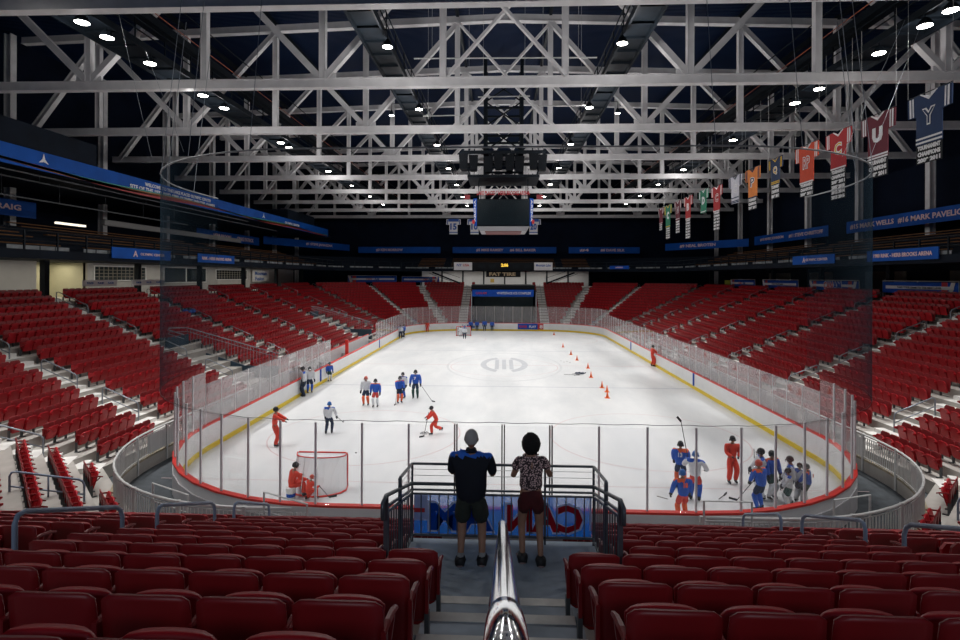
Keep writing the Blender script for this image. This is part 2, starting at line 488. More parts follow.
# glass with its posts
gl = empty('rink_glass', (RC, Y0 - .08, 1.12), 0, 'clear protective glass on grey posts standing on the rink boards', 'glass barrier')
gp = ringpath(HW + .09, Y0 - .09, Y1 + .09, RR_ + .09, 16)
gs = resample(gp, 1.335)
near_i = min(range(len(gs)), key=lambda i: abs(gs[i].x - at_y(503, 430, Y0).x) + abs(gs[i].y - Y0 + .09))
shift = at_y(503, 430, Y0 - .09).x - gs[near_i].x
# slide the sampling so that a post stands where the photograph has one
P2 = gp + [gp[0]]
tot = sum((b - a).length for a, b in zip(P2, P2[1:])); 
def along(s):
    s %= tot
    for a, b in zip(P2, P2[1:]):
        L = (b - a).length
        if s <= L: return a.lerp(b, s / max(L, 1e-9))
        s -= L
    return P2[-1]
def ring_posts():
    hw, r, y0, y1 = HW + .09, RR_ + .09, Y0 - .09, Y1 + .09; out = []
    xs = [1.335 * k for k in range(-4, 5)]
    out += [V((RC + x - .1, y0, 0)) for x in xs]
    def arc(cx, cy, a0, n, skip=0):
        for i in range(1, n): a = R(a0 + 90 * i / n); out.append(V((cx + r * math.cos(a), cy + r * math.sin(a), 0)))
    NA = [(.27 + 1.1 * i) / r for i in range(1, 11)]
    out.extend(V((RC + hw - r + r * math.sin(a), y0 + r - r * math.cos(a), 0)) for a in NA)
    L = y1 - y0 - 2 * r; n = round(L / 1.335)
    out.extend(V((RC + hw, y0 + r + L * i / n, 0)) for i in range(n + 1))
    arc(RC + hw - r, y1 - r, 0, 11)
    W = 2 * (hw - r); m = 8
    out.extend(V((RC + hw - r - W * i / m, y1, 0)) for i in range(m + 1))
    arc(RC - hw + r, y1 - r, 90, 11)
    out.extend(V((RC - hw, y1 - r - L * i / n, 0)) for i in range(n + 1))
    out.extend(V((RC - hw + r - r * math.sin(a), y0 + r - r * math.cos(a), 0)) for a in NA[::-1])
    return out
gs = ring_posts()
def gh(p):
    if p.y < 22.4: return 3.43
    if p.y > 70.5: return 3.45
    return 2.9
fars, n_p = [], 0
for i, p in enumerate(gs):
    q = gs[(i + 1) % len(gs)]; mid = (p + q) / 2; side = p.y > 22.4
    z1 = max(gh(p), gh(q)) if (p.y < 22.4) == (q.y < 22.4) else 3.43
    if p.x < RC and 41 < p.y < 56: continue   # open side of the players' bench
    d = (q - p).normalized(); nrm = V((-d.y, d.x, 0))
    mb = MB(); mb.obox(V((mid.x, mid.y, (1.12 + z1) / 2)), d * ((q - p).length / 2 - .03), nrm * .006, (0, 0, (z1 - 1.12) / 2))
    obj('glass_panel', mb, M['glass2' if side else 'glass'], gl); n_p += 1
fars_mb = MB()
for p in gs:
    if p.x < RC and 41.5 < p.y < 56: continue
    near = p.y < 22.5
    if near and abs(p.x) < 2:      # three wider double posts in front of the landing
        mbd = MB()
        for dx in (-.032, .032): mbd.box(p.x + dx - .018, p.x + dx + .018, p.y - .06, p.y + .06, 1.125, gh(p) + .03)
        mbd.box(p.x - .06, p.x + .06, p.y - .06, p.y + .06, 1.125, 1.16)
        obj('double_post', mbd, mat('dark_bronze_post', (.10, .085, .08), .4, .3, .1, 5), gl)
    else:
        w = .028 if near else .012
        mb = MB() if p.y < 60 else fars_mb
        mb.box(p.x - w, p.x + w, p.y - w, p.y + w, 1.125, gh(p) + .02)
        if p.y < 60: obj('post', mb, M['glasspost'], gl)
tag(obj('far_posts', fars_mb, M['glasspost'], gl), kind='stuff')

# protective netting hung from a bent rail
ZR = 11.3
def netpath(n=14):
    hw, r = HW + .75, 7.9; y0 = Y0 + .05; pts = [V((RC - hw, 25.4, 0))]
    for cx, a0 in ((RC - hw + r, 180), (RC + hw - r, 270)):
        for i in range(n + 1):
            a = R(a0 + 90 * i / n); pts.append(V((cx + r * math.cos(a), y0 + r + r * math.sin(a), 0)))
    pts.append(V((RC + hw, 25.4, 0))); return pts
npth = netpath()
nt_ = empty('safety_netting', (RC, Y0, ZR), 0, 'dark see-through safety net hanging from a curved rail behind the near glass', 'safety net')
mb = MB(); o = 0
for p in npth: mb.v += [(p.x, p.y, 3.40), (p.x, p.y, ZR)]
for i in range(len(npth) - 1): mb.f.append((2 * i, 2 * i + 2, 2 * i + 3, 2 * i + 1)); mb.m.append(0)
netm = obj('net_mesh', mb, M['netting'], nt_, smooth=True); netm.visible_shadow = True
mb = MB(); mb.tube([(p.x, p.y, ZR) for p in npth], .026, 8); obj('net_rail', mb, mat('dull_net_rail', (.30, .32, .34), .5), nt_, True)
# scalloped bottom cord of the net just above the glass
mb = MB(); s = resample(npth, .33, False)
mb.tube([(p.x, p.y - .02, 3.52 - .05 * abs(math.sin(i * .78)) ** .5) for i, p in enumerate(s)], .008, 4); obj('bottom_cord', mb, M['stick'], nt_)
mb = MB()
for i in range(1, len(npth) - 1, 3):
    p = npth[i]; mb.tube([(p.x, p.y, ZR), (p.x * .97, p.y + .6, 17.8)], .012, 4)
for (xa, ya, yy, xb, yb) in ((153, 163, 18.6, 117, 5), (184, 152, 17.2, 146, 52), (868, 163, 18.0, 922, 22), (842, 157, 17.0, 905, 20)):
    a_ = at_y(xa, ya, yy); b_ = at_y(xb, yb, yy + 3); b_.z = min(b_.z, 18.6); mb.tube([a_, b_], .006, 5)
obj('hanger_wire', mb, M['bowlrail'], nt_)

# ------------------------------------------------------------------ lower stand
def zs(u): return 1.3 + .365 * u                  # top of the seat backs, sides and far end
def zn(u): return 2.8 + .335 * (u - 4) if u > 4 else zs(u) + .04 * u / 4
def yn(u): return 14.14 - .86 * u
K = 16
def tier_path(u, sgn, half):
    """half: 'near' part from the centre aisle round to the side, 'far' on to the tunnel"""
    a = [(1.40 if u <= 9.3 else .74, yn(u), zn(u)), (10.39 + .342 * u, yn(u), zn(u)), (15.67 + .85 * u, 19.42 - .352 * u, zs(u))]
    b = [(15.67 + .85 * u, 73.38 + .352 * u, zs(u)), (9.08 + .352 * u, 79.97 + .85 * u, zs(u)), (4.9, 79.97 + .85 * u, zs(u))]
    return [V((RC * (1 if i else 0) + sgn * x, y, z - .84)) for i, (x, y, z) in enumerate(a + b)]
for sgn in (-1, 1):
    mb = MB()
    for k in range(K):
        a = tier_path(k - .78, sgn, 0); b = tier_path(k + .22, sgn, 0); z = tier_path(k, sgn, 0); zz = tier_path(k + 1, sgn, 0)
        n = len(a); o = len(mb.v)
        for p, q, c, e in zip(a, b, z, zz):
            top = e.z if k < K - 1 else c.z
            mb.v += [(p.x, p.y, c.z), (q.x, q.y, c.z), (q.x, q.y, top)]
        for i in range(n - 1):
            j = i + 1
            f1 = [(o + 3 * i, o + 3 * j, o + 3 * j + 1, o + 3 * i + 1), (o + 3 * i + 1, o + 3 * j + 1, o + 3 * j + 2, o + 3 * i + 2)]
            mb.f += f1; mb.m += [0, 0]
    # front wall of the stand
    a = tier_path(-.78, sgn, 0); o = len(mb.v)
    for p in a: mb.v += [(p.x, p.y, p.z * 0 - .03), (p.x, p.y, zs(0) - .84)]
    for i in range(len(a) - 1): mb.f.append((o + 2 * i, o + 2 * i + 2, o + 2 * i + 3, o + 2 * i + 1)); mb.m.append(0)
    struct('floor_lower_stand', mb, M['concrete'])
    # concourse floor behind the last row
    mb = MB(); a = tier_path(15.22, sgn, 0)[1:5]; b = [V((sgn * 40, 0, 0)), V((sgn * 40, 19, 0)), V((sgn * 40, 90, 0)), V((sgn * 20, 104, 0))]
    zc = zs(15) - .84; o = 0
    for p, q in zip(a, b): mb.v += [(p.x, p.y, zc), (q.x, q.y, zc)]
    for i in range(3): mb.f.append((2 * i, 2 * i + 2, 2 * i + 3, 2 * i + 1)); mb.m.append(0)
    struct('floor_concourse', mb, M['concrete'])
mb = MB(); mb.box(-22, 22, 92.95, 104, 5.7, zs(15) - .84); struct('floor_far_concourse', mb, M['concrete'])

# seat kinds -------------------------------------------------------
def panel(mb, w, z0, z1, y0, y1, th, curve, rt, rb=.03, nx=8, nz=7, mi=0):
    """a curved plastic shell with rounded corners: y from y0 (bottom) to y1 (top)"""
    o = len(mb.v); H = z1 - z0
    for side in (0, 1):
        for j in range(nz + 1):
            t = (1 - math.cos(math.pi * j / nz)) / 2; z = z0 + H * t
            hw = w / 2
            if z > z1 - rt: d = z - (z1 - rt); hw -= rt - math.sqrt(max(0, rt * rt - d * d))
            if z < z0 + rb: d = (z0 + rb) - z; hw -= rb - math.sqrt(max(0, rb * rb - d * d))
            for i in range(nx + 1):
                s = -1 + 2 * i / nx; x = hw * s
                y = y0 + (y1 - y0) * t + curve * s * s + (th if side else 0) * (1 - .5 * abs(s) ** 6)
                mb.v.append((x, y, z - .012 * s * s * (t > .9)))
    N = (nx + 1) * (nz + 1)
    idx = lambda sd, j, i: o + sd * N + j * (nx + 1) + i
    for j in range(nz):
        for i in range(nx):
            mb.f.append((idx(0, j, i), idx(0, j, i + 1), idx(0, j + 1, i + 1), idx(0, j + 1, i))); mb.m.append(mi)
            mb.f.append((idx(1, j, i), idx(1, j + 1, i), idx(1, j + 1, i + 1), idx(1, j, i + 1))); mb.m.append(mi)
    for j in range(nz):
        mb.f += [(idx(0, j, 0), idx(0, j + 1, 0), idx(1, j + 1, 0), idx(1, j, 0)), (idx(0, j, nx), idx(1, j, nx), idx(1, j + 1, nx), idx(0, j + 1, nx))]; mb.m += [mi, mi]
    for i in range(nx):
        mb.f += [(idx(0, 0, i), idx(1, 0, i), idx(1, 0, i + 1), idx(0, 0, i + 1)), (idx(0, nz, i), idx(0, nz, i + 1), idx(1, nz, i + 1), idx(1, nz, i))]; mb.m += [mi, mi]

def make_seat(both):
    t = empty('stadium_seat', (0, 0, -50), 0, 'red folding stadium seat', 'seat', 'folding seats of the lower stand')
    mb = MB(); panel(mb, .515, .28, .84, .06, 0.0, .030, .03, .045); local('backrest', mb, M['seat_shaded'], t, True)
    mb = MB(); panel(mb, .45, .24, .728, .10, .235, .045, -.004, .035, .05); local('seat_pan', mb, M['seat'], t, True)
    for sx in ((-1, 1) if both else (1,)):
        mb = MB(); x = sx * .262
        mb.tube([(x, .03, .66), (x, .12, .665), (x, .26, .64), (x, .37, .60)], [.018, .024, .024, .018], 6)
        mb.bar((x, .05, .67), (x, .05, .36), .03, .05, (0, 1, 0)); mb.bar((x, .06, .40), (x, .30, .60), .02, .03, (0, 0, 1))
        local('armrest', mb, M['seat_shaded'], t, False)
        mb = MB(); mb.box(x - .02, x + .02, .02, .10, 0, .38); mb.box(x - .03, x + .03, .0, .22, 0, .03)
        local('leg', mb, M['seatleg'], t)
    return t
protoA, protoB = make_seat(False), make_seat(True)
bpy.context.view_layer.update()
for pr in (protoA, protoB): KIDS[pr.name] = list(pr.children)

# all seat places: (x, y, zfloor, rz, label)
ORD = ['first', 'second', 'third', 'fourth', 'fifth', 'sixth', 'seventh', 'eighth', 'ninth', 'tenth', 'eleventh', 'twelfth', 'thirteenth', 'fourteenth', 'fifteenth', 'sixteenth', 'seventeenth', 'eighteenth', 'nineteenth', 'twentieth']
SW = .525
places = []
def row(p0, p1, zf, rz, sect, rowname, first=0, SW=SW):
    """seats from p0 (the end that is counted from) towards p1"""
    p0, p1 = V(p0), V(p1); L = (p1 - p0).length; n = int(L / SW)
    if n < 1: return
    d = (p1 - p0).normalized()
    for i in range(n):
        p = p0 + d * (SW * (i + .5))
        places.append((p.x, p.y, zf, rz, sect, rowname, i, n))
for sgn in (-1, 1):
    sd = 'left' if sgn < 0 else 'right'
    for k in range(1, 15):                          # near end
        y, z = yn(k), zn(k) - .84
        x0 = 1.48 if k <= 9 else (.64 if sgn < 0 else .66)
        rn = ORD[14 - k]
        e = RC + 10.39 + .342 * k - .65
        row((sgn * x0, y, 0), (sgn * 5.42, y, 0), z, 0, f'{sd} of the stairs', rn, SW=.55)
        row((sgn * 6.45, y, 0), (sgn * e, y, 0), z, 0, f'beyond the {sd} aisle handrails', rn, SW=.55)
    for k in range(K):                              # corner banks at 45 degrees
        for far in (0, 1):
            r = 7.6 + .85 * k + (0 if far else .12); cx, cy = RC + sgn * 7, (71.3 if far else 21.5); c = .70711
            sy = 1 if far else -1
            n = V((sgn * c, sy * c, 0)); t = V((sgn * c, -sy * c, 0))   # t runs towards the side
            base = V((cx, cy, 0)) + n * r
            ts = 4.66 + .352 * k - .65; te = (4.66 + .352 * k if far else 2.81 + .366 * k) - .65
            rz = math.atan2(n.x, -n.y)      # local +y faces -n
            if far or k == 0:
                row(base + t * (.6 if far else 1.3), base + t * (ts - (0 if far else .9)), zs(k) - .84, rz, f'corner{far}{sd}a', k)
                row(base - t * (.6 if far else .5), base - t * te, zs(k) - .84, rz, f'corner{far}{sd}b', k)
            else:
                row(base + t * ts, base - t * te, zs(k) - .84, rz, f'corner{far}{sd}c', k)
    AI = [24.15 + 8.65 * i for i in range(6)]
    for k in range(K):                              # sides
        x = RC + sgn * (15.67 + .85 * k); rz = R(90) * (1 if sgn > 0 else -1)
        ys = [19.42 - .352 * k] + AI + [73.38 + .352 * k]
        for b in range(7):
            a0, a1 = ys[b] + .76, ys[b + 1] - .76
            if sgn < 0 and k <= 6:
                if b == 2: a0 = 36.1
                if b == 5: a0 = 62.0
            row((x, a1, 0), (x, a0, 0), zs(k) - .84, rz, f'side{sd}{b}', k)
    for k in range(K):                              # far end
        y = 79.97 + .85 * k; z = zs(k) - .84
        row((RC + sgn * 4.85, y, 0), (RC + sgn * 5.42, y, 0), z, math.pi, f'far{sd}a', k)
        row((RC + sgn * 6.7, y, 0), (RC + sgn * (9.08 + .352 * k - .65), y, 0), z, math.pi, f'far{sd}b', k)

cand = []; rest = []
for pl in places:
    q = proj((pl[0], pl[1], pl[2] + .6))
    if q is None or not (-130 < q[0] < 1090 and 200 < q[1] < 760): continue
    inside = (-8 < q[0] < 968 or (q[2] < 6 and -90 < q[0] < 1050)) and q[1] < 720
    d = math.hypot(pl[0], pl[1])
    (cand if inside else rest).append((d, pl))
cand.sort(key=lambda a: a[0])
indiv, rest2 = cand[:300], cand[300:]
rest = [p for _, p in rest] + [p for _, p in rest2]
BANK = {'sideleft0': 'in small left bank', 'sideright0': 'in small right bank', 'sideleft1': 'in the long left side bank', 'sideright1': 'in the long right side bank'}
cnt = {}
for n_, (d, pl) in enumerate(indiv):
    x, y, z, rz, sect, rn, i, n = pl
    first = (i == 0 or i == n - 1)
    if isinstance(rn, str):
        if sect.startswith('beyond'): lab = f'dark red folded seat, {ORD[i]} {sect}, {rn} row from the camera'
        else: lab = f'dark red folded seat, {ORD[i]} {sect}, {rn} row from the camera'
    elif sect.startswith('corner'):
        sd = 'left' if 'left' in sect else 'right'
        q = {'a': 'upper half', 'b': 'lower half', 'c': ''}[sect[-1]]
        lab = f'bright red seat, {ORD[i]} from far end, {ORD[rn]} row, {sd} corner bank' + (' ' + q if q else '')
    else:
        lab = f'bright red seat, {ORD[min(i,19)]} from far end, {ORD[rn]} row up ' + BANK.get(sect, 'in ' + sect)
    s = copy_tree(protoB if i == n - 1 or i == 0 else protoA, (x, y, z), rz, lab, 'folding seats of the lower stand')
for pr in (protoA, protoB):
    for c in list(pr.children): bpy.data.objects.remove(c)
    bpy.data.objects.remove(pr)

# every other seat of the bowl: one object
def lp(mb, c, s, w, z0, z1, y0, y1, th, ch):
    pts = [(-w, z0), (w, z0), (w, z1 - ch), (w - ch, z1), (-w + ch, z1), (-w, z1 - ch)]
    o = len(mb[0]); H = z1 - z0
    for t in (0, th):
        for x, z in pts:
            y = y0 + (y1 - y0) * (z - z0) / H + t
            mb[0].append((x, y, z))
    mb[1].extend([(o + 5, o + 4, o + 3, o + 2, o + 1, o), (o + 6, o + 7, o + 8, o + 9, o + 10, o + 11)] + [(o + i, o + (i + 1) % 6, o + 6 + (i + 1) % 6, o + 6 + i) for i in range(6)])
tv, tf = [], []
lp((tv, tf), 0, 0, .25, .26, .84, .06, 0, .04, .07)
lp((tv, tf), 0, 0, .228, .20, .72, .13, .235, .05, .08)
for sx in (1,):
    o = len(tv); x = .262
    tv += [(x + a, y, z) for a in (-.015, .015) for (y, z) in ((.03, .40), (.03, .68), (.37, .62), (.37, .58))]
    tf += [(o, o + 1, o + 2, o + 3), (o + 4, o + 7, o + 6, o + 5), (o + 1, o + 5, o + 6, o + 2), (o, o + 3, o + 7, o + 4), (o + 3, o + 2, o + 6, o + 7)]
nred = len(tf)
o = len(tv); x = .262
tv += [(x + a, y, z) for a in (-.02, .02) for (y, z) in ((.02, 0), (.02, .30), (.10, .30), (.10, 0))]
tf += [(o, o + 1, o + 2, o + 3), (o + 4, o + 7, o + 6, o + 5), (o + 2, o + 6, o + 7, o + 3)]
big = MB()
for x, y, z, rz, *_ in rest:
    c, s = math.cos(rz), math.sin(rz); o = len(big.v)
    big.v += [(x + a * c - b * s, y + a * s + b * c, z + e) for a, b, e in tv]
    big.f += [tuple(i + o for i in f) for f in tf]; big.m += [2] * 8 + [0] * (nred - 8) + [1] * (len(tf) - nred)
tag(obj('stadium_seating', big, [M['seat'], M['seatleg'], M['seat_shaded']]), 'rows of red folding seats filling the lower stand beyond the nearest banks', 'seating', kind='stuff')
print('SEATS', len(places), 'indiv', len(indiv), 'rest', len(rest))

# aisle steps
def aisle_steps(name, f, width, ks=range(K)):
    mb = MB()
    for k in ks:
        for (u0, u1, dz) in ((k - .28, k + .22, .183),):
            p, n = f(u0); q, _ = f(u1); z = zs(k) - .84
            a = (q - p); t = V((-n.y, n.x, 0)) * (width / 2)
            mb.obox(V(((p.x + q.x) / 2, (p.y + q.y) / 2, z + dz / 2 + .004)), a / 2, t, (0, 0, dz / 2))
        p, n = f(k - .78); q, _ = f(k - .28); t = V((-n.y, n.x, 0)) * (width / 2); z = zs(k) - .84
        mb.obox(V(((p.x + q.x) / 2, (p.y + q.y) / 2, z + .008)), (q - p) / 2, t, (0, 0, .006))
    struct('floor_' + name, mb, M['step'])
aisles = []
for sgn in (-1, 1):
    for ya in AI:
        f = lambda u, s=sgn, y=ya: (V((RC + s * (15.67 + .85 * u), y, 0)), V((s, 0, 0)))
        aisle_steps('aisle_steps', f, 1.35); aisles.append((f, sgn, ya))
    c = .70711
    for far in (0, 1):
        cy = 71.3 if far else 21.5; sy = 1 if far else -1
        if far: 
            f = lambda u, s=sgn: (V((RC + s * (7 + (7.6 + .85 * u) * c), 71.3 + (7.6 + .85 * u) * c, 0)), V((s * c, c, 0)))
            aisle_steps('aisle_steps', f, 1.1); aisles.append((f, sgn, 0))
        # mitre aisle between side and corner bank
        def f(u, s=sgn, far=far):
            n = V((s * math.cos(R(22.5)), (1 if far else -1) * math.sin(R(22.5)), 0))
            return (V((RC + s * (15.67 + .85 * u), 73.38 + .352 * u if far else 19.42 - .352 * u, 0)), n)
        aisle_steps('aisle_steps', f, 1.05); aisles.append((f, sgn, -1))
    f = lambda u, s=sgn: (V((RC + s * (9.08 + .352 * u), 79.97 + .85 * u, 0)), V((s * math.sin(R(22.5)), math.cos(R(22.5)), 0)))
    aisle_steps('aisle_steps', f, 1.1); aisles.append((f, sgn, -2))
    f = lambda u, s=sgn: (V((RC + s * 6.06, 79.97 + .85 * u, 0)), V((0, 1, 0)))
    aisle_steps('aisle_steps', f, 1.25); aisles.append((f, sgn, -3))

# handrail loops in the aisles
def loop(mb, p, q, h, r=.022, mid=True, n=8, midpost=False):
    """inverted U of tube from p to q (floor points) with a middle rail"""
    p, q = V(p), V(q); up = V((0, 0, 1)); d = (q - p); L = d.length; e = d / L; c = .14
    top = [p, p + up * (h - c), p + up * (h - c * .3) + e * c * .3, p + up * h + e * c, q + up * h - e * c, q + up * (h - c * .3) - e * c * .3, q + up * (h - c), q]
    mb.tube(top, r, n)
    if mid: mb.tube([p + up * h * .55, q + up * h * .55], r * .8, n)
    if midpost: mb.tube([(p + q) / 2, (p + q) / 2 + up * h], r * .8, n)
nr = 0
for (f, sgn, ya) in aisles:
    if ya <= 0 and ya != -1 and ya != 0: 
        pass
    spans = ((1.2, 3.2), (4.6, 6.6), (8.4, 10.4), (12.0, 14.4))
    for u0, u1 in spans:
        p, _ = f(u0); q, _ = f(u1); a = proj((p.x, p.y, zs(u0)))
        if a is None or not (-60 < a[0] < 1010): continue
        if p.y > 79 and u0 < 8: continue
        mb = MB(); p.z = zs(u0) - .84 + .0; q.z = zs(u1) - .84
        loop(mb, p, q, .92, (.03 if p.y < 40 else .026), n=8 if p.y < 40 else 5)
        side = 'left' if sgn < 0 else 'right'
        o = obj('aisle_handrail', mb, M['bowlrail'], None, True, off=(p.x, p.y, p.z))
        # which one: by aisle and height
        names = {24.15: 'nearest', 32.8: 'second', 41.45: 'third', 50.1: 'fourth', 58.75: 'fifth', 67.4: 'sixth'}
        if ya > 1: wh = f'{names[round(ya, 2)]} aisle of the {side} stand'
        elif ya == -1: wh = f'{"far" if p.y > 50 else "near"} end aisle, {side} stand'
        elif ya == 0: wh = f'far {side} corner aisle'
        elif ya == -2: wh = f'{side} slanting aisle of the far stand'
        else: wh = f'{side} white stairs beside the far tunnel'
        lv = {1.2: 'lowest', 4.6: 'second lowest', 8.4: 'second highest', 12.0: 'highest'}[u0]
        tag(o, f'grey handrail loop, {lv} in the {wh}', 'handrail', 'aisle handrails')
# the blue rails in the near stand aisles
for sgn, xs, sd in ((-1, -5.52, 'left'), (1, 5.50, 'right')):
    for j, (ya, yb) in enumerate(((5.95, 7.7), (8.5, 10.25), (11.0, 12.7))):
        mb = MB(); fl = lambda y: zn((14.14 - y) / .86) - .84
        loop(mb, (xs, ya, fl(ya) + .03), (xs, yb, fl(yb) + .03), 1.09, .03, n=10)
        o = obj('aisle_handrail', mb, M['rail'], None, True, off=(xs, ya, fl(ya)))
        tag(o, f'blue grey tube handrail loop in the {sd} near aisle, {["nearest the camera", "middle one", "farthest one"][j]}', 'handrail', 'aisle handrails')
    # aisle floor of the near stand
    mb = MB()
    for k in range(1, 15):
        mb.box(min(xs, xs + sgn * 1.0), max(xs, xs + sgn * 1.0), yn(k + .22), yn(k - .28), zn(k) - .84, zn(k) - .66)
    struct('floor_near_aisle', mb, M['stairs'])
    # small blue loop beside the corner bank
    c = .70711
    p = V((RC + sgn * 7, 21.5, 0)) + V((sgn * c, -c, 0)) * 8.0 ; q = p + V((sgn * c, -c, 0)) * 1.7
    mb = MB(); loop(mb, (p.x, p.y, .52), (q.x, q.y, 1.2), .95, .03, n=8, midpost=True)
    tag(obj('aisle_handrail', mb, M['rail'], None, True, off=(p.x, p.y, .5)), f'blue grey handrail loop splitting the front rows of the {sd} corner bank', 'handrail', 'aisle handrails')
# ------------------------------------------------------------------ fence round the front of the stand
fr = empty('stand_fence', (RC, 14.2, 0), 0, 'long grey picket fence curving round the foot of the lower stand', 'fence')
fp = []
hw, r, y0f = 14.1, 7.2, 14.2
fp.append(V((RC - hw, 66, 0)))
for cx, a0 in ((RC - hw + r, 180), (RC + hw - r, 270)):
    for i in range(15):
        a = R(a0 + 90 * i / 14); fp.append(V((cx + r * math.cos(a), y0f + r + r * math.sin(a), 0)))
fp.append(V((RC + hw, 66, 0)))
fo = []
for p in fp:
    c = V((max(-hw + r, min(hw - r, p.x - RC)) + RC, max(y0f + r, p.y), 0)); d = (p - c); fo.append(p + (d.normalized() * .12 if d.length > .01 else V((0, 0, 0))))
FULL, FULLO = fp, fo
mb = MB(); wall_strip(mb, fp, fo, -.03, .42, closed=False); obj('kerb_wall', mb, M['concrete'], fr)
mb = MB(); wall_strip(mb, fp, fo, .42, .50, closed=False); obj('wood_curb', mb, mat('worn_curb', (.30, .26, .18), .8, 0, .35, 2), fr)
sm = resample(fp, .6, False)
mb = MB()
halves = [[p for p in sm if p.x < -5.0], [p for p in sm if p.x > 5.0]]
for hl in halves:
    mb.tube([(p.x, p.y, 1.46) for p in hl], .04, 6)
    for z in (.58, 1.36): mb.tube([(p.x, p.y, z) for p in hl], .018, 4)
obj('top_rail', mb, M['railgrey'], fr, True)
mb = MB(); pk = [p for p in resample(fp, .125, False) if p.y < 44 and abs(p.x) > 5.0]
for sg in (-1, 1):
    mb = MB()
    for p in pk:
        if p.x * sg > 0: mb.box(p.x - .012, p.x + .012, p.y - .012, p.y + .012, .5, 1.36)
    obj('pickets', mb, M['railgrey'], fr)
posts = [p for p in resample(fp, 2.0, False) if p.y < 60 and abs(p.x) > 5.0]
for p in posts:
    mb = MB(); mb.box(p.x - .04, p.x + .04, p.y - .04, p.y + .04, 0, 1.5); obj('post', mb, M['railgrey'], fr)
for i in range(len(sm) - 1):
    p, q = sm[i], sm[i + 1]
    mb = MB()
    if p.y > 21.2 and p.y < 44 and i % 4 != 3:
        mb.obox(((p.x + q.x) / 2, (p.y + q.y) / 2, .95), (0, (q.y - p.y) / 2 * .96, 0), (.01, 0, 0), (0, 0, .36)); obj('infill_panel', mb, M['whitewall'], fr)

# gate loops on the walkway behind the boards
for (xa, ya, xb, yb), w in (((153, 483, 188, 495), 'far left by the curved fence'), ((264, 492, 307, 504), 'left, behind the seated coach'), ((704, 501, 752, 502), 'right, behind the group of three players'), ((834, 500, 870, 495), 'far right by the curved fence')):
    p = at_y(xa, ya, 13.9 if 200 < xa < 800 else 14.9); q = at_y(xb, yb, p.y + (.5 if xb > 800 else -.0)); z_p, z_q = p.z, q.z
    mb = MB(); p.z = q.z = 0; 
    mb.tube([p, p + V((0, 0, z_p)), q + V((0, 0, z_q)), q], .03, 8); mb.tube([p + V((0, 0, z_p - .5)), q + V((0, 0, z_q - .5))], .02, 6)
    tag(obj('gate_rail', mb, M['railgrey'], None, False, off=tuple(p)), f'pale tube gate rail on the walkway, {w}', 'handrail', 'gate rails behind the boards')

# ------------------------------------------------------------------ landing and stairs in the foreground
ZL = 3.73
YF = 7.95
mb = MB(); mb.box(-1.37, 1.37, 6.2, YF + .1, ZL - .25, ZL)
for i in range(16):
    y = 6.3 - .43 * i; z = ZL + .17 * (i + 1)
    mb.box(-.75, .75, y - .44, y, z - .6, z)
struct('floor_landing_stairs', mb, M['stairs'])
for i in range(0, 9, 2):
    y = 6.3 - .43 * i; z = ZL + .17 * (i + 1)
    mb = MB(); mb.box(-.72, .72, y - .13, y + .008, z - .03, z + .008); tag(obj('trim_nosing', mb, M['strip']), kind='structure')
for s in (-1, 1):
    mb = MB(); mb.add([(s * 1.12, 7.55, ZL + .004), (s * 1.24, 7.55, ZL + .004), (s * 1.12, 6.95, ZL + .004), (s * .98, 6.95, ZL + .004)], [(0, 1, 2, 3)])
    tag(obj('trim_landing_mark', mb, M['strip']), kind='structure')
# retaining walls beside the landing
for s in (-1, 1):
    mb = MB(); xa_, xb_ = s * 1.38, s * 1.42; mb.add([(x_, y_, z_) for x_ in (xa_, xb_) for (y_, z_) in ((6.2, 0), (14.1, 0), (14.1, .75), (8.0, 2.95), (6.2, 3.6))], [(0, 1, 2, 3, 4), (9, 8, 7, 6, 5), (0, 5, 6, 1), (1, 6, 7, 2), (2, 7, 8, 3), (3, 8, 9, 4), (4, 9, 5, 0)]); struct('wall_tunnel', mb, M['concrete'])

gr = empty('landing_railing', (0, YF, ZL), 0, 'black steel railing with vertical bars around the viewing landing', 'railing')
def bars(name, lst, m='railblack'):
    mb = MB()
    for (p, q, w) in lst: mb.bar(p, q, w, w, (0, 0, 1) if abs(V(q).z - V(p).z) < .9 * (V(q) - V(p)).length else (0, 1, 0))
    return obj(name, mb, M[m], gr)
X = 1.32
z1, z2, z3, z4 = 4.87, 4.60, 4.49, 4.43
bars('top_rail', [((-X, YF, z1), (X, YF, z1), .03)] + [((s * X, YF, z1), (s * X, 7.0, z1 + .14), .03) for s in (-1, 1)])
for s in (-1, 1):
    mb = MB(); mb.tube([(s * .60, YF - .06, z2), (s * X, YF - .06, z2), (s * X, 6.15, 5.12), (s * X, 5.98, 5.10), (s * X, 5.98, 4.92)], .025, 8)
    obj('handrail', mb, M['railblack'], gr, True)
bars('middle_rail', [((-X, YF, z3), (X, YF, z3), .025), ((-X, YF, z4), (X, YF, z4), .025)] + [((s * X, YF, zz), (s * X, 6.15, zz + .5), .03) for s in (-1, 1) for zz in (z3, z4)])
bars('bottom_rail', [((-X, YF, ZL + .1), (X, YF, ZL + .1), .03)] + [((s * X, YF, ZL + .1), (s * X, 6.15, ZL + .12), .03) for s in (-1, 1)])
for x in (-X, -.6, 0, .6, X):
    pass
for x in (-X, -.62, .62, X): bars('post', [((x, YF, ZL), (x, YF, z1), .03)])
for s in (-1, 1):
    bars('post', [((s * X, 7.0, ZL), (s * X, 7.0, z1 + .14), .045)]); bars('post', [((s * X, 6.15, ZL), (s * X, 6.15, 5.1), .05)])
n = 20; 
for i in range(1, n): bars('baluster', [((-X + 2 * X * i / n, YF, ZL + .1), (-X + 2 * X * i / n, YF, z4), .016)])
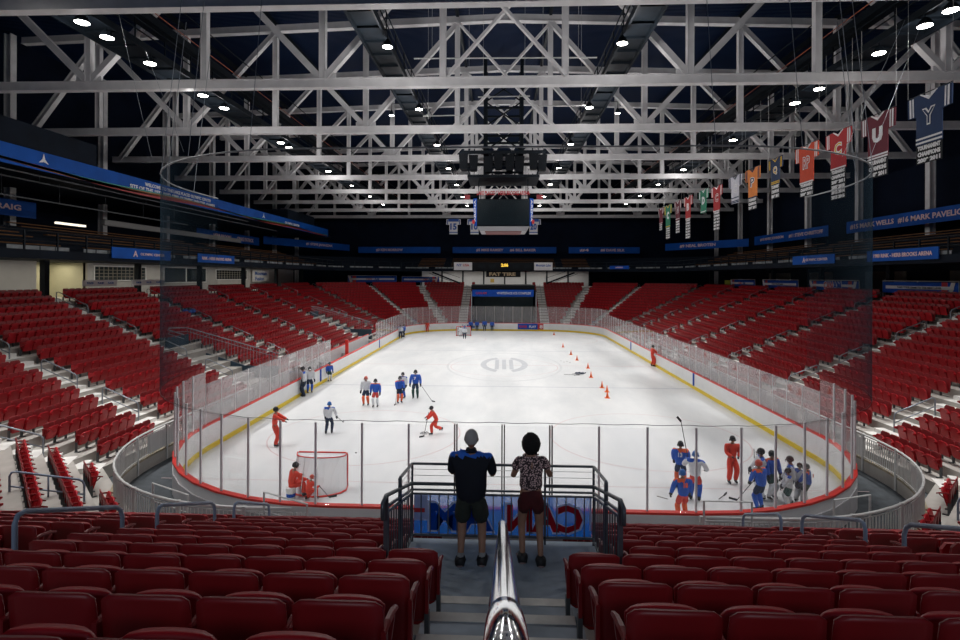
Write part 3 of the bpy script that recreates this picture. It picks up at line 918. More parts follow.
for s in (-1, 1):
    for i in range(1, 12): bars('baluster', [((s * X, YF - 1.8 * i / 12, ZL + .1), (s * X, YF - 1.8 * i / 12, z4 + .5 * i / 12), .016)])
mb = MB()
for zz in (4.70, 4.79):
    mb.tube([(-X, YF, zz), (X, YF, zz)], .004, 5)
    for s in (-1, 1): mb.tube([(s * X, YF, zz), (s * X, 7.0, zz + .14)], .004, 5)
obj('cable', mb, M['railgrey'], gr)

def cloth(name, col, tr_=.08):
    if name in MATS: return MATS[name]
    m = bpy.data.materials.new(name); m.use_nodes = True; nt = m.node_tree; nt.nodes.remove(nt.nodes['Principled BSDF'])
    d = nt.nodes.new('ShaderNodeBsdfDiffuse'); t = nt.nodes.new('ShaderNodeBsdfTranslucent'); mx = nt.nodes.new('ShaderNodeMixShader'); mx.inputs[0].default_value = .75
    n = nt.nodes.new('ShaderNodeTexNoise'); n.inputs['Scale'].default_value = 3; r = nt.nodes.new('ShaderNodeValToRGB')
    r.color_ramp.elements[0].color = (*[c * .8 for c in col], 1); r.color_ramp.elements[1].color = (*[min(1, c * 1.15) for c in col], 1)
    nt.links.new(n.outputs['Fac'], r.inputs['Fac'])
    for x in (d, t): nt.links.new(r.outputs['Color'], x.inputs['Color'])
    nt.links.new(d.outputs[0], mx.inputs[1]); nt.links.new(t.outputs[0], mx.inputs[2]); tr = nt.nodes.new('ShaderNodeBsdfTransparent'); m3 = nt.nodes.new('ShaderNodeMixShader'); m3.inputs[0].default_value = tr_
    nt.links.new(mx.outputs[0], m3.inputs[1]); nt.links.new(tr.outputs[0], m3.inputs[2]); nt.links.new(m3.outputs[0], nt.nodes['Material Output'].inputs['Surface'])
    MATS[name] = m; return m
bn = empty('landing_banner', (0, YF + .05, 3.83), 0, 'blue banner seen from behind, mirrored red and blue letters, tied to landing railing', 'banner')
W0, W1, B0, B1 = -1.30, 1.30, 3.80, 4.41; yb = YF + .045
mb = MB(); mb.box(W0, W1, yb, yb + .008, B0, B1); obj('banner_cloth', mb, cloth('thin_blue_cloth', (.02, .28, .95), .48), bn)
mb = MB(); mb.box(W0, W0 + .20, yb - .004, yb, B0 + .22, B1 - .02); mb.box(W1 - .03, W1, yb - .004, yb, B0 + .12, B1); obj('white_block', mb, cloth('thin_white_cloth', (.75, .76, .80)), bn)
mb = MB(); mb.box(W0, W0 + .16, yb - .006, yb - .003, B0 + .34, B0 + .40); obj('red_stripe', mb, M['bred'], bn)
# white outlined letters, reading from the ice
def outl(sx, xc, w, m):
    a = text_mb(sx, (xc, yb - .003, 4.085), (-1, 0, 0), (0, 0, 1), w + .05, .46, -.004, .06); obj('letter_outline', a, cloth('thin_white_cloth', (.75, .76, .80)), bn)
    b = text_mb(sx, (xc, yb - .009, 4.085), (-1, 0, 0), (0, 0, 1), w - .02, .40, -.004, .035); obj('lettering', b, cloth('thin_red_cloth', (.70, .03, .05)) if sx == 'CAN' else cloth('thin_blue_print', (.03, .18, .62)), bn)
outl('CAN', .62, 1.12, M['bred']); outl('AM', -.60, .95, M['blue2'])
# chrome centre handrail
hr = empty('centre_handrail', (.03, 3.4, ZL + .5), 0, 'polished steel handrail running down the middle of the foreground stairs', 'handrail')
def hz(y): return 7.432 - .40 * y
mb = MB(); pts = [(.006, .25, hz(.25) - .02)] + [(.004, .25 + i * .12, hz(.25 + i * .12)) for i in range(1, 26)]
ye = pts[-1][1]; ze = pts[-1][2]
pts += [(.0, ye + .12, ze - .05), (.0, ye + .2, ze - .11), (0.0, ye + .24, ze - .2), (0, ye + .24, ze - .32), (0, ye + .16, ze - .40)]
mb.tube(pts, .026, 24); obj('rail_tube', mb, M['chrome'], hr, True)
mb = MB(); mb.tube([(.005, .80, hz(.80)), (.005, .76, hz(.76)), (.006, .3, hz(.3))], [.0265, .0280, .0280], 24); obj('sleeve', mb, M['chrome'], hr, True)
for y in (3.0, 1.5):
    mb = MB(); i = int((6.2 - y) / .43); zf = ZL + .17 * (i + 1)
    mb.tube([(.004, y, zf), (.004, y, hz(y) - .02)], .018, 10); mb.lathe((.004, y, zf), [(.06, 0), (.06, .012), (.02, .014)], 14); obj('post', mb, M['chrome'], hr, True)

# ------------------------------------------------------------------ walls, roof
mb = MB(); mb.box(-37.4, -37, -8, 100, -.03, 26.5); struct('wall_left', mb, M['navy'])
mb = MB(); mb.box(37, 37.4, -8, 100, -.03, 26.5); struct('wall_right', mb, M['navy'])
mb = MB(); mb.box(-37, 37, 99.6, 100, -.03, 26.5); struct('wall_far', mb, M['navy'])
mb = MB(); mb.add([(-37.4, -8, 25.4), (0, -8, 26.6), (37.4, -8, 25.4), (37.4, 100, 25.4), (0, 100, 26.6), (-37.4, 100, 25.4)], [(0, 1, 4, 5), (1, 2, 3, 4)])
struct('ceiling', mb, M['roof'])

# trusses -----------------------------------------------------------
TX = [-34] + [-22.55 + 6.44 * i - 0 for i in range(8)] + [34]
TX = [-28.98, -22.54, -16.1, -9.66, -3.22, 3.22, 9.66, 16.1, 22.54, 28.98]
def truss(Y, nm):
    t = empty('roof_truss', (0, Y, 17.65), 0, nm, 'roof truss', 'grey roof trusses spanning the hall')
    zt = lambda x: 25.6 - .032 * abs(x); zb = 17.9
    mb = MB(); mb.bar((-34.6, Y, zb), (34.6, Y, zb), .32, .44); mb.bar((-34.6, Y, zb - .22), (34.6, Y, zb - .22), .44, .04); mb.bar((-34.6, Y, zb + .22), (34.6, Y, zb + .22), .44, .04); obj('bottom_chord', mb, M['steel'], t)
    mb = MB()
    for s in (-1, 1): mb.bar((0, Y, zt(0)), (s * 34.6, Y, zt(34.6)), .36, .45); mb.bar((0, Y, zt(0) - .22), (s * 34.6, Y, zt(34.6) - .22), .46, .05)
    obj('top_chord', mb, M['steel'], t)
    for x in TX:
        mb = MB(); mb.bar((x, Y, zb + .25), (x, Y, zt(x) - .2), .28, .28, (1, 0, 0)); mb.bar((x - .15, Y, zb + .22), (x - .15, Y, zt(x) - .2), .36, .035, (1, 0, 0)); mb.bar((x + .15, Y, zb + .22), (x + .15, Y, zt(x) - .2), .36, .035, (1, 0, 0)); obj('vertical', mb, M['steel'], t)
    for s in (-1, 1):
        for (a, b) in ((9.66, 3.22), (9.66, 16.1), (22.54, 16.1), (22.54, 28.98)):
            mb = MB(); mb.bar((s * a, Y, zb + .2), (s * b, Y, zt(b) - .2), .26, .30, (s * 1, 0, 0)); mb.bar((s * a + s * (.14 if b > a else -.14), Y, zb + .1), (s * b + s * (.14 if b > a else -.14), Y, zt(b) - .3), .36, .035, (s * 1, 0, 0)); obj('diagonal', mb, M['steel'], t)
        mb = MB(); yy = Y + s * .22; mb.bar((s * -3.22, yy, zb + .2), (s * 3.22, yy, zt(3.2) - .2), .34, .14, (1, 0, 0)); obj('diagonal', mb, M['steel'], t)
        mb = MB(); mb.ibeam((s * 34.0, Y, zb), (s * 28.98, Y, zt(29) - .2), .40, .36, .05, (1, 0, 0)); obj('diagonal', mb, M['steel'], t)
    mb = MB()
    for x in (-22.54, -9.66, 9.66, 22.54): mb.box(x - .7, x + .7, Y - .05, Y + .05, zb - .2, zb + .55)
    obj('gusset_plate', mb, M['steel'], t)
ords = ['at the top edge, only its bottom chord showing', 'nearest one showing whole verticals and diagonals', 'second showing whole, beyond the nearest', 'third showing, in front of the hanging equipment', 'just behind the hanging speaker rig', 'directly above the scoreboard top', 'second behind the scoreboard', 'third behind the scoreboard', 'farthest, nearest the dark end wall']
for i in range(9):
    truss(20.1 if i == 0 else 28.75 + 9.13 * (i - 1), 'grey steel roof truss, ' + ords[i])
# outer columns
for s in (-1, 1):
    for i in range(1, 9):
        y = 28.75 + 9.13 * (i - 1); x = s * 35.6
        q = proj((x, y, 14))
        if q is None or not (-20 < q[0] < 980): continue
        mb = MB(); mb.ibeam((x, y, 5.9), (x, y, 25), .5, .5, .06, (1, 0, 0))
        tag(obj('column_steel', mb, M['steel'], None, False, off=(x, y, 5.9)), kind='structure')
# roof purlins running along the hall
for x in TX:
    mb = MB(); mb.bar((x, 10, 25.9 - .032 * abs(x)), (x, 99, 25.9 - .032 * abs(x)), .2, .3)
    tag(obj('ceiling_purlin', mb, M['darksteel']), kind='structure')

# catwalks
def catwalk(x, w, z, lab, outer_):
    t = empty('catwalk', (x, 8, z), 0, lab, 'catwalk', 'black catwalks under the roof')
    mb = MB()
    for s in (-1, 1): mb.bar((x + s * w / 2, 8, z), (x + s * w / 2, 97, z), .09, .32)
    y = 9
    while y < 96: mb.bar((x - w / 2, y, z), (x + w / 2, y, z), .08, .1); y += 1.5
    obj('frame', mb, M['darksteel'], t)
    mb = MB(); mb.box(x - w / 2 + .05, x + w / 2 - .05, 8, 97, z + .05, z + .08); obj('deck', mb, M['darksteel'], t)
    mb = MB()
    for s in (-1, 1):
        for h in (.6, 1.1): mb.bar((x + s * w / 2, 8, z + h), (x + s * w / 2, 97, z + h), .05, .05)
        y = 9
        while y < 96: mb.bar((x + s * w / 2, y, z), (x + s * w / 2, y, z + 1.1), .05, .05, (1, 0, 0)); y += 2.28
    obj('guard_rail', mb, M['darksteel'], t)
    if outer_:
        mb = MB(); s = 1 if x > 0 else -1
        mb.box(x - .45, x + .45, 8, 97, z + 1.7, z + 2.1); mb.bar((x - s * 1.3, 8, z + 2.8), (x - s * 1.3, 97, z + 2.8), .05, .05)
        obj('cable_tray', mb, M['darksteel'], t)
        mb = MB(); mb.bar((x - s * 1.35, 8, z + 1.6), (x - s * 1.35, 97, z + 1.6), .03, .03); obj('orange_pipe', mb, mat('orange_pipe', (.35, .10, .05), .6), t)
for s, sd in ((-1, 'left'), (1, 'right')):
    catwalk(s * 6.0, 1.15, 18.7, f'black lattice catwalk, inner one on the {sd} of the scoreboard', False)
    catwalk(s * 18.2, 1.7, 18.7, f'black catwalk carrying bright lamps, outer one on the {sd}', True)

# lamps
def lamp(x, y, z, r, lab, power, tilt=0.0, light=True, spill=0):
    t = empty('floodlight', (x, y, z), 0, lab, 'floodlight', 'ceiling floodlights over the rink')
    mb = MB(); mb.lathe((x, y, z), [(r * 1.08, 0), (r * 1.1, .05), (r * .75, .22), (r * .3, .34), (.03, .36)], 12); hs_ = obj('housing', mb, M['darksteel'], t)
    mb = MB(); mb.lathe((x, y, z), [(r, -.012), (r * 1.0, -.002)], 14); obj('lens', mb, M['lamp'], hs_)
    mb = MB(); mb.tube([(x, y, z + .34), (x, y, z + .75), (x + (1 if x > 0 else -1) * (.35 if light or r > .2 else -.75), y, z + .80)], .02, 5); obj('bracket', mb, M['darksteel'], t)
    if light:
        ld = bpy.data.lights.new('floodlight', 'SPOT'); ld.energy = power; ld.spot_size = R(98); ld.spot_blend = .95; ld.shadow_soft_size = .25; ld.color = (1, .975, .95)
        lo = bpy.data.objects.new('light', ld); COL.objects.link(lo); lo.parent = t; lo.location = (0, 0, -.06); lo.rotation_euler = (R(-28) if y > 68 else R(-12) if y > 58 else 0, tilt, 0)
    if spill:
        ld = bpy.data.lights.new('lamp_spill', 'POINT'); ld.energy = spill; ld.shadow_soft_size = .2; ld.color = (1, .96, .94)
        lo = bpy.data.objects.new('spill', ld); COL.objects.link(lo); lo.parent = t; lo.location = (0, 0, -.5)
PW = 3000
for s, sd in ((-1, 'left'), (1, 'right')):
    nl = 0
    ysx = [y_on(s * 17.55, *q) for q in (((63, 12), (82, 25), (107, 40), (150, 63), (190, 90), (203, 96), (224, 110), (281, 145), (289, 149)) if s < 0 else ((951, 12), (925, 29), (879, 54), (834, 83), (819, 89), (795, 105), (733, 141)))] + [54.0, 62.5, 71, 79]
    for i, y in enumerate(ysx):
        lamp(s * 17.55, y, 18.15, .27 if y < 60 else .2, f'bright floodlight under the outer {sd} catwalk, {ORD[i]} counting from the camera', PW * (1 if y < 50 else 1.2), s * R(22), light=(i % 2 == 0 or y > 40), spill=170 if i in (1, 4, 6) or y > 43 else 0)
    for y in (13.5, 17.8):
        lamp(s * 17.55, y, 18.15, .27, f'floodlight under the outer {sd} catwalk above the picture edge, {"nearer" if y < 15 else "farther"} of two', PW * .8, s * R(18))
    for i, y in enumerate([24.2, 33.3, 42.4, 51.6, 60.7, 69.8, 78.5]):
        lamp(s * 5.2, y, 17.9, .22, f'bright floodlight beside the inner {sd} catwalk, {ORD[i]} counting from the camera', PW * 1.0, spill=300)
    for i, y in enumerate([21.2, 35.5]):
        lamp(s * 7.35, y, 18.2, .15, f'small spotlight outside the inner {sd} catwalk, {["nearer one", "farther one"][i]}', 500, light=False)
# thin pale pipes hung across the hall
for i, (xa, xb, y, yy) in enumerate(((414, 597, 58.5, 30), (478, 530, 97, 33), (538, 586, 106, 33), (423, 474, 116, 33))):
    a, b = at_y(xa, y, yy), at_y(xb, y - 1, yy); mb = MB(); mb.tube([a, b], .035, 6)
    for p in (a.lerp(b, .1), a.lerp(b, .9)): mb.tube([p, (p.x, p.y, 25.5)], .008, 4)
    tag(obj('hanging_pipe', mb, M['railgrey'], None, False, off=tuple(a)), 'thin pale pipe hanging level on wires, ' + ['longest, high above the speaker rig', 'short one over the middle', 'short one right of the middle', 'short one left of the middle'][i], 'pipe')

# rig of speakers above the scoreboard
rg = empty('speaker_rig', (0, 46, 14.9), 0, 'dark cluster of speakers and trussing hanging above the scoreboard', 'speaker cluster')
mb = MB()
for s in (-1, 1):
    for t_ in (-1, 1): mb.bar((s * 1.5, 46 + t_ * 1.2, 15.8), (s * 1.5, 46 + t_ * 1.2, 25.5), .28, .28, (1, 0, 0))
for z in (16.2, 17.6, 19.2, 21.5): 
    for t_ in (-1, 1): mb.bar((-1.5, 46 + t_ * 1.2, z), (1.5, 46 + t_ * 1.2, z), .16, .16)
for z in (18, 20, 22): mb.bar((-1.5, 44.8, z), (1.5, 44.8, z + 2), .1, .1, (0, 1, 0)); mb.bar((1.5, 44.8, z), (-1.5, 44.8, z + 2), .1, .1, (0, 1, 0))
obj('tower_frame', mb, M['darksteel'], rg)
mb = MB()
for y in (43.6, 48.4): mb.bar((-3.3, y, 17.6), (3.3, y, 17.6), .2, .25)
for x in (-3.3, -1.1, 1.1, 3.3): mb.bar((x, 43.6, 17.6), (x, 48.4, 17.6), .2, .25); mb.bar((x, 43.6, 17.6), (x * .8, 43.9, 15.7), .1, .1, (0, 1, 0))
mb.box(-2.9, 2.9, 43.8, 48.2, 15.65, 15.85); obj('platform', mb, M['darksteel'], rg)
for i, x in enumerate((-3.2, -2.4, -1.2, -.4, .5, 1.3, 2.4, 3.1)):
    mb = MB(); dz = .12 * (i % 3); z0, z1b = 16.3 - dz, 17.5 - dz; y = 43.5; w = .38
    mb.add([(x - w, y, z1b), (x + w, y, z1b), (x + w * .8, y + .25, z0), (x - w * .8, y + .25, z0), (x - w * .7, y + .9, z1b), (x + w * .7, y + .9, z1b), (x + w * .6, y + .9, z0), (x - w * .6, y + .9, z0)],
           [(0, 1, 2, 3), (4, 7, 6, 5), (0, 4, 5, 1), (3, 2, 6, 7), (1, 5, 6, 2), (0, 3, 7, 4)])
    obj('speaker', mb, M['dark'], rg)

# scoreboard
sb = empty('scoreboard', (0, 46.4, 11.3), 0, 'large dark cube scoreboard hanging over centre ice with blue edges', 'scoreboard')
mb = MB(); mb.box(-2.15, 2.15, 44.2, 48.6, 11.75, 13.95); obj('body', mb, M['dark'], sb)
mb = MB(); mb.box(-2.1, 2.1, 44.14, 44.2, 11.8, 13.9); obj('screen', mb, mat('dark_screen', (.003, .010, .014), .25, 0, .1, 1), sb)
for s in (-1, 1):
    mb = MB(); mb.add([(s * 2.15, 44.2, 11.75), (s * 2.15, 44.2, 14.0), (s * 2.48, 44.55, 14.0), (s * 2.34, 44.55, 11.75), (s * 2.15, 44.6, 11.75), (s * 2.15, 44.6, 14.0)], [(0, 1, 2, 3), (4, 3, 2, 5), (1, 5, 2), (0, 3, 4), (0, 4, 5, 1)]); e_ = obj('edge_panel', mb, M['blue2'], sb)
    obj('edge_lettering', text_mb('ARENA', (s * 2.30, 44.33, 13.0), (0, 0, -s), V((s * .75, .66, 0)).normalized(), 1.8, .2, .01), M['wtext'], sb)
    mb = MB(); mb.box(s * 2.42 - .1, s * 2.42 + .1, 44.3, 44.45, 11.95, 12.25); obj('red_light', mb, M['bred'], sb)
    mb = MB(); mb.box(s * 2.95 - .24, s * 2.95 + .24, 44.3, 44.6, 13.95, 14.3); obj('logo_box', mb, mat('dull_red_box', (.22, .02, .03), .6), sb)
mb = MB(); mb.add([(-2.1, 44.2, 11.72), (2.1, 44.2, 11.72), (1.9, 44.5, 11.38), (-1.9, 44.5, 11.38), (-2.1, 48.6, 11.72), (2.1, 48.6, 11.72), (1.9, 48.2, 11.38), (-1.9, 48.2, 11.38)], [(0, 1, 2, 3), (4, 7, 6, 5), (0, 4, 5, 1), (3, 2, 6, 7), (1, 5, 6, 2), (0, 3, 7, 4)]); obj('lower_ring', mb, mat('grey_ring', (.30, .30, .32), .5), sb)
mb = MB(); mb.box(-1.5, 1.5, 44.6, 48.1, 11.34, 11.38); obj('red_trim', mb, mat('dull_red_trim', (.12, .02, .02), .6), sb)
obj('header_lettering', text_mb('LAKE PLACID * HERB BROOKS ARENA', (0, 44.3, 14.45), (1, 0, 0), (0, 0, 1), 4.3, .36, .02, .03), M['bred'], sb)
mb = MB()
for x in (-2, 2):
    for y in (44.6, 48.2): mb.tube([(x, y, 13.9), (x, y, 15.6)], .04, 6)
mb.bar((-3.1, 44.4, 14.22), (3.1, 44.4, 14.22), .06, .06); obj('hanger', mb, M['darksteel'], sb)
# ------------------------------------------------------------------ balcony
def bpath(v, s, y_near=6.0):
    return [V((s * (24.5 + v), y_near, 0)), V((s * (24.5 + v), 78 + .41 * v, 0)), V((s * (15 + .41 * v), 87.5 + v, 0)), V((0, 87.5 + v, 0))]
def bwall(mb, v0, v1, z0, z1, s):
    wall_strip(mb, bpath(v0, s), bpath(v1, s), z0, z1, closed=False)
for s in (-1, 1):
    mb = MB(); bwall(mb, 0, 12.3, 8.62, 8.86, s); bwall(mb, -.02, .12, 8.5, 8.95, s); struct('ceiling_balcony_slab', mb, M['navy2'])
    sd = 'left' if s < 0 else 'right'
    t = empty('balcony_railing', (s * 24.5, 40, 8.9), 0, f'black balcony railing with pale kick panels along the {sd} upper deck', 'railing', None)
    mb = MB()
    pts = bpath(.05, s); 
    for z in (9.45, 9.95): mb.tube([(p.x, p.y, z) for p in pts], .03, 5)
    obj('rail', mb, M['darksteel'], t)
    mb = MB(); sm = resample(pts, 2.1, False)
    for p in sm: mb.box(p.x - .04, p.x + .04, p.y - .04, p.y + .04, 8.9, 9.97)
    obj('posts', mb, M['darksteel'], t)
    sm = resample(pts, 1.0, False)
    for i in range(len(sm) - 1):
        if i % 5 == 4: continue
        p, q = sm[i], sm[i + 1]; mb = MB(); d = (q - p) * .46; n = V((-d.y, d.x, 0)).normalized() * .012; c = (p + q) / 2
        if i % 5 == 0: mb.obox((c.x, c.y, 9.07), d, n, (0, 0, .10))
        else: mb.obox((c.x, c.y, 9.07), d, n, (0, 0, .10))
        if 12 < c.y: obj('kick_panel', mb, mat('pale_kick_panel', (.16, .18, .19), .7, 0, .3, 2), t)
    # benches: six stepped rows, split into blocks by dark stairs
    mb = MB()
    for i in range(7): bwall(mb, 1.3 + .85 * i, 8.2, 8.86 + .27 * i, 8.86 + .27 * (i + 1), s)
    struct('floor_upper_tiers', mb, M['navy2'])
    for bi, (y0, y1) in enumerate(((14, 31), (33, 52), (54.5, 75))):
        b = empty('bleacher', (s * 27, y0, 9), 0, f'brown wooden bleacher rows, {["nearest", "middle", "farther"][bi]} block of the {sd} upper deck', 'bleacher', 'bleachers of the upper deck')
        for i in range(7):
            mb = MB(); x = s * (24.5 + 1.5 + .85 * i); mb.box(min(x, x + s * .28), max(x, x + s * .28), y0, y1, 9.32 + .27 * i, 9.38 + .27 * i)
            obj('bench', mb, M['wood'], b)
    # posts holding the balcony
    for y in range(34, 80, 9):
        mb = MB(); mb.box(s * 29.6 - .18, s * 29.6 + .18, y - .18, y + .18, 5.9, 8.6); tag(obj('column_balcony', mb, M['darksteel'], None, False, off=(s * 29.6, y, 5.9)), kind='structure')
b = empty('bleacher', (0, 90, 9), 0, 'dim wooden bleacher rows across the far upper deck', 'bleacher', 'bleachers of the upper deck')
for i in range(6):
    y = 87.5 + 1.6 + .85 * i
    for xa, xb in ((-14, -9.8), (-8.6, 8.6), (9.8, 14)):
        mb = MB(); mb.box(xa, xb, y, y + .28, 9.32 + .27 * i, 9.38 + .27 * i); obj('bench', mb, M['wood'], b)

def ribbon(a, b, z0, z1, txts, lab, grp, m='blue', curve=None, cat='banner', nm='ribbon_banner', tm='text', th=.05):
    """a->b left to right as read; txts = [(string, centre fraction, width m, height m, dz)]"""
    a, b = V((a[0], a[1], 0)), V((b[0], b[1], 0)); d = (b - a).normalized(); L = (b - a).length; n = V((d.y, -d.x, 0))
    root = empty(nm, ((a.x + b.x) / 2, (a.y + b.y) / 2, z0), 0, lab, cat, grp)
    mb = MB(); c = (a + b) / 2; mb.obox((c.x, c.y, (z0 + z1) / 2), d * (L / 2), n * (th / 2), (0, 0, (z1 - z0) / 2)); pn = obj('panel', mb, M[m], root)
    for (s_, f_, w, h, dz, *mm) in txts:
        p = a + d * (L * f_) + n * (th / 2 + .01); p.z = (z0 + z1) / 2 + dz
        obj('lettering', text_mb(s_, p, d, (0, 0, 1), w, h, .01, .03), M[mm[0] if mm else tm], pn)
    return root, a, d, n, L
G = 'blue name banners above the upper deck'
XB = 34.2
ribbon((XB, 55.8), (XB, 34), 12.05, 13.2, [('#15 MARK WELLS', .165, 6.0, .5, 0), ('#16 MARK PAVELICH', .49, 7.2, .52, 0)], 'long blue banner reading 15 Mark Wells and 16 Mark Pavelich on the right wall'.replace('Mark Wells', 'WELLS').replace('Mark Pavelich', 'PAVELICH'), G)
ribbon((XB, 75.7), (XB, 58.9), 12.05, 13.2, [('#10 MARK JOHNSON', .28, 6, .45, 0), ('#11 STEVE CHRISTOFF', .74, 7, .45, 0)], 'blue banner with numbers 10 and 11 on the right wall, past the net', G)
ribbon((26.4, 90), (34.2, 77.5), 12.0, 13.1, [('#9 NEAL BROTEN', .42, 6.5, .5, 0)], 'blue banner with number 9 in the far right corner of the upper deck', G)
ribbon((11.6, 97), (24.0, 97), 11.85, 12.95, [('#4', .22, 1.6, .5, 0), ('#8 DAVE SILK', .62, 4.2, .5, 0)], 'blue banner on the far wall, right of the scoreboard', G)
ribbon((-9.0, 97), (9.4, 97), 11.85, 12.95, [('#5 MIKE RAMSEY', .36, 4.8, .5, 0), ('#6 BILL BAKER', .68, 4.6, .5, 0)], 'blue banner centred on the far wall below the scoreboard', G)
ribbon((-26.0, 97), (-11.2, 97), 11.85, 12.95, [('#3 KEN MORROW', .38, 4.8, .5, 0)], 'blue banner on the far wall, left of the scoreboard', G)
ribbon((-34.0, 76.0), (-27.5, 96.5), 12.2, 13.3, [('#1 STEVE JANASZAK', .6, 7.0, .5, 0)], 'blue banner in the far left corner of the upper deck', G)
ribbon((-XB, 59.5), (-XB, 75.0), 11.9, 13.0, [('HERB BROOKS', .36, 4.2, .5, 0), ('CRAIG PATRICK', .74, 4.6, .5, 0)], 'blue banner reading HERB BROOKS on the left wall behind the netting edge', G)
ribbon((-XB, 24), (-XB, 38.5), 11.75, 12.9, [('#30 JIM CRAIG', .72, 5.6, .52, 0)], 'blue banner ending in the word CRAIG at the left picture edge', G)
G2 = 'blue arena signs on the balcony front'
def bsign(x, ya, yb, z0, z1, txts, lab, logo=False):
    return ribbon((x, ya), (x, yb), z0, z1, txts, lab, G2, nm='balcony_sign', cat='sign')
bsign(24.40, 37.6, 31.6, 8.72, 9.42, [('1980 RINK - HERB BROOKS ARENA', .52, 4.9, .26, 0)], 'blue balcony sign reading HERB BROOKS ARENA on the right')
bsign(24.40, 47.0, 41.2, 8.72, 9.42, [('OLYMPIC CENTER', .6, 3.0, .20, 0), ('A', .3, .4, .4, 0)], 'plain blue balcony sign on the right, beyond the net edge')
bsign(-24.40, 33.0, 39.0, 8.72, 9.42, [('OLYMPIC CENTER', .66, 2.6, .17, 0), ('A', .36, .45, .4, 0)], 'blue balcony sign with white peak emblem on the left')
bsign(-24.40, 42.6, 48.5, 8.72, 9.42, [('RINK - HERB BROOKS ARENA', .5, 4.8, .26, 0)], 'blue balcony sign on the left, just right of the net edge')
ribbon((16.6, 85.6), (19.0, 83.2), 8.9, 9.4, [('ARENA', .5, 1.4, .22, 0)], 'small bright blue sign on the far right balcony front', G2, m='blue2', nm='balcony_sign', cat='sign')

# blue arena fascia high on the left
fa, a, d, n, L = ribbon((-28.0, 12), (-28.0, 86), 13.95, 15.1, [('WELCOME TO THE LAKE PLACID OLYMPIC CENTER', .462, 9.6, .28, .25, 'wtext'), ('SITE OF THE 1932 AND 1980 OLYMPIC WINTER GAMES', .455, 12.0, .32, -.16, 'wtext'), ('OLYMPIC CENTER', .80, 5, .3, .0, 'wtext')], 'very long blue fascia with WELCOME lettering above the left upper deck', None, nm='fascia_sign', cat='sign', th=.1)
for y in (32.0, 62.5):
    mb = MB(); c = V((-27.93, y, 14.62))
    for k in range(3):
        an = R(90 + 120 * k); mb.add([c, c + V((.0, .12 * math.cos(an + 1), .12 * math.sin(an + 1))), c + V((.0, .42 * math.cos(an), .42 * math.sin(an))), c + V((0, .12 * math.cos(an - 1), .12 * math.sin(an - 1)))], [(0, 1, 2, 3)])
    obj('emblem', mb, M['wtext'], fa)
for j, (m_, w, ph) in enumerate((('bred', .20, 0), ('orange', .16, .6), ('door_y', .12, 1.1))):
    mm = M.get(m_) or mat('fascia_green', (.03, .25, .20), .6)
    if m_ == 'bred': mm = mat('fascia_wave_red', (.30, .03, .03), .6)
    if m_ == 'orange': mm = mat('fascia_wave_orange', (.28, .10, .02), .6)
    mb = MB(); o = 0; N = 120
    for i in range(N + 1):
        y = 12.5 + 73 * i / N; z = 14.12 + .10 * math.sin(y * .28 + ph) + .06 * j
        mb.v += [(-27.92, y, z - w * abs(math.sin(y * .11 + ph))), (-27.92, y, z + w * .3)]
    for i in range(N): mb.f.append((2 * i, 2 * i + 1, 2 * i + 3, 2 * i + 2)); mb.m.append(0)
    obj('wave_stripe', mb, mm, fa)
mb = MB(); mb.box(-37, -28.06, 10, 88, 13.95, 14.15); mb.box(-37, -28.1, 10, 36.5, 14.15, 16.6); mb.box(-32, -28.1, 70, 80, 15.1, 16.4); struct('ceiling_soffit_left', mb, M['navy2'])
for i, (x, y0, y1, z) in enumerate(((-28.6, 14, 60, 13.75), (-29.6, 18, 70, 13.55), (-30.8, 30, 52, 12.6))):
    mb = MB(); mb.tube([(x, y0, z), (x, y1, z)], .05, 5)
    for k in range(5): y = y0 + (y1 - y0) * (k + .5) / 5; mb.tube([(x, y, z), (x, y, 13.95)], .015, 4)
    tag(obj('ceiling_conduit', mb, mat('dull_conduit', (.12, .13, .14), .6)), kind='structure')
# long pale duct and tube lamp behind the left deck
mb = MB(); mb.obox((-31, 52, 11.75), (.12, 0, 0), (0, 11, 0), (0, 0, .22)); tag(obj('duct', mb, mat('dull_duct', (.20, .20, .20), .6), None, False, off=(-31, 41, 11.6)), 'long pale duct hanging over the empty left upper deck', 'duct')
mb = MB(); mb.box(-33.2, -33.0, 39.0, 41.8, 11.45, 11.6); tag(obj('tube_lamp', mb, M['tube'], None, False, off=(-33.1, 39, 11.5)), 'lit tube lamp beside the CRAIG banner on the left', 'lamp')

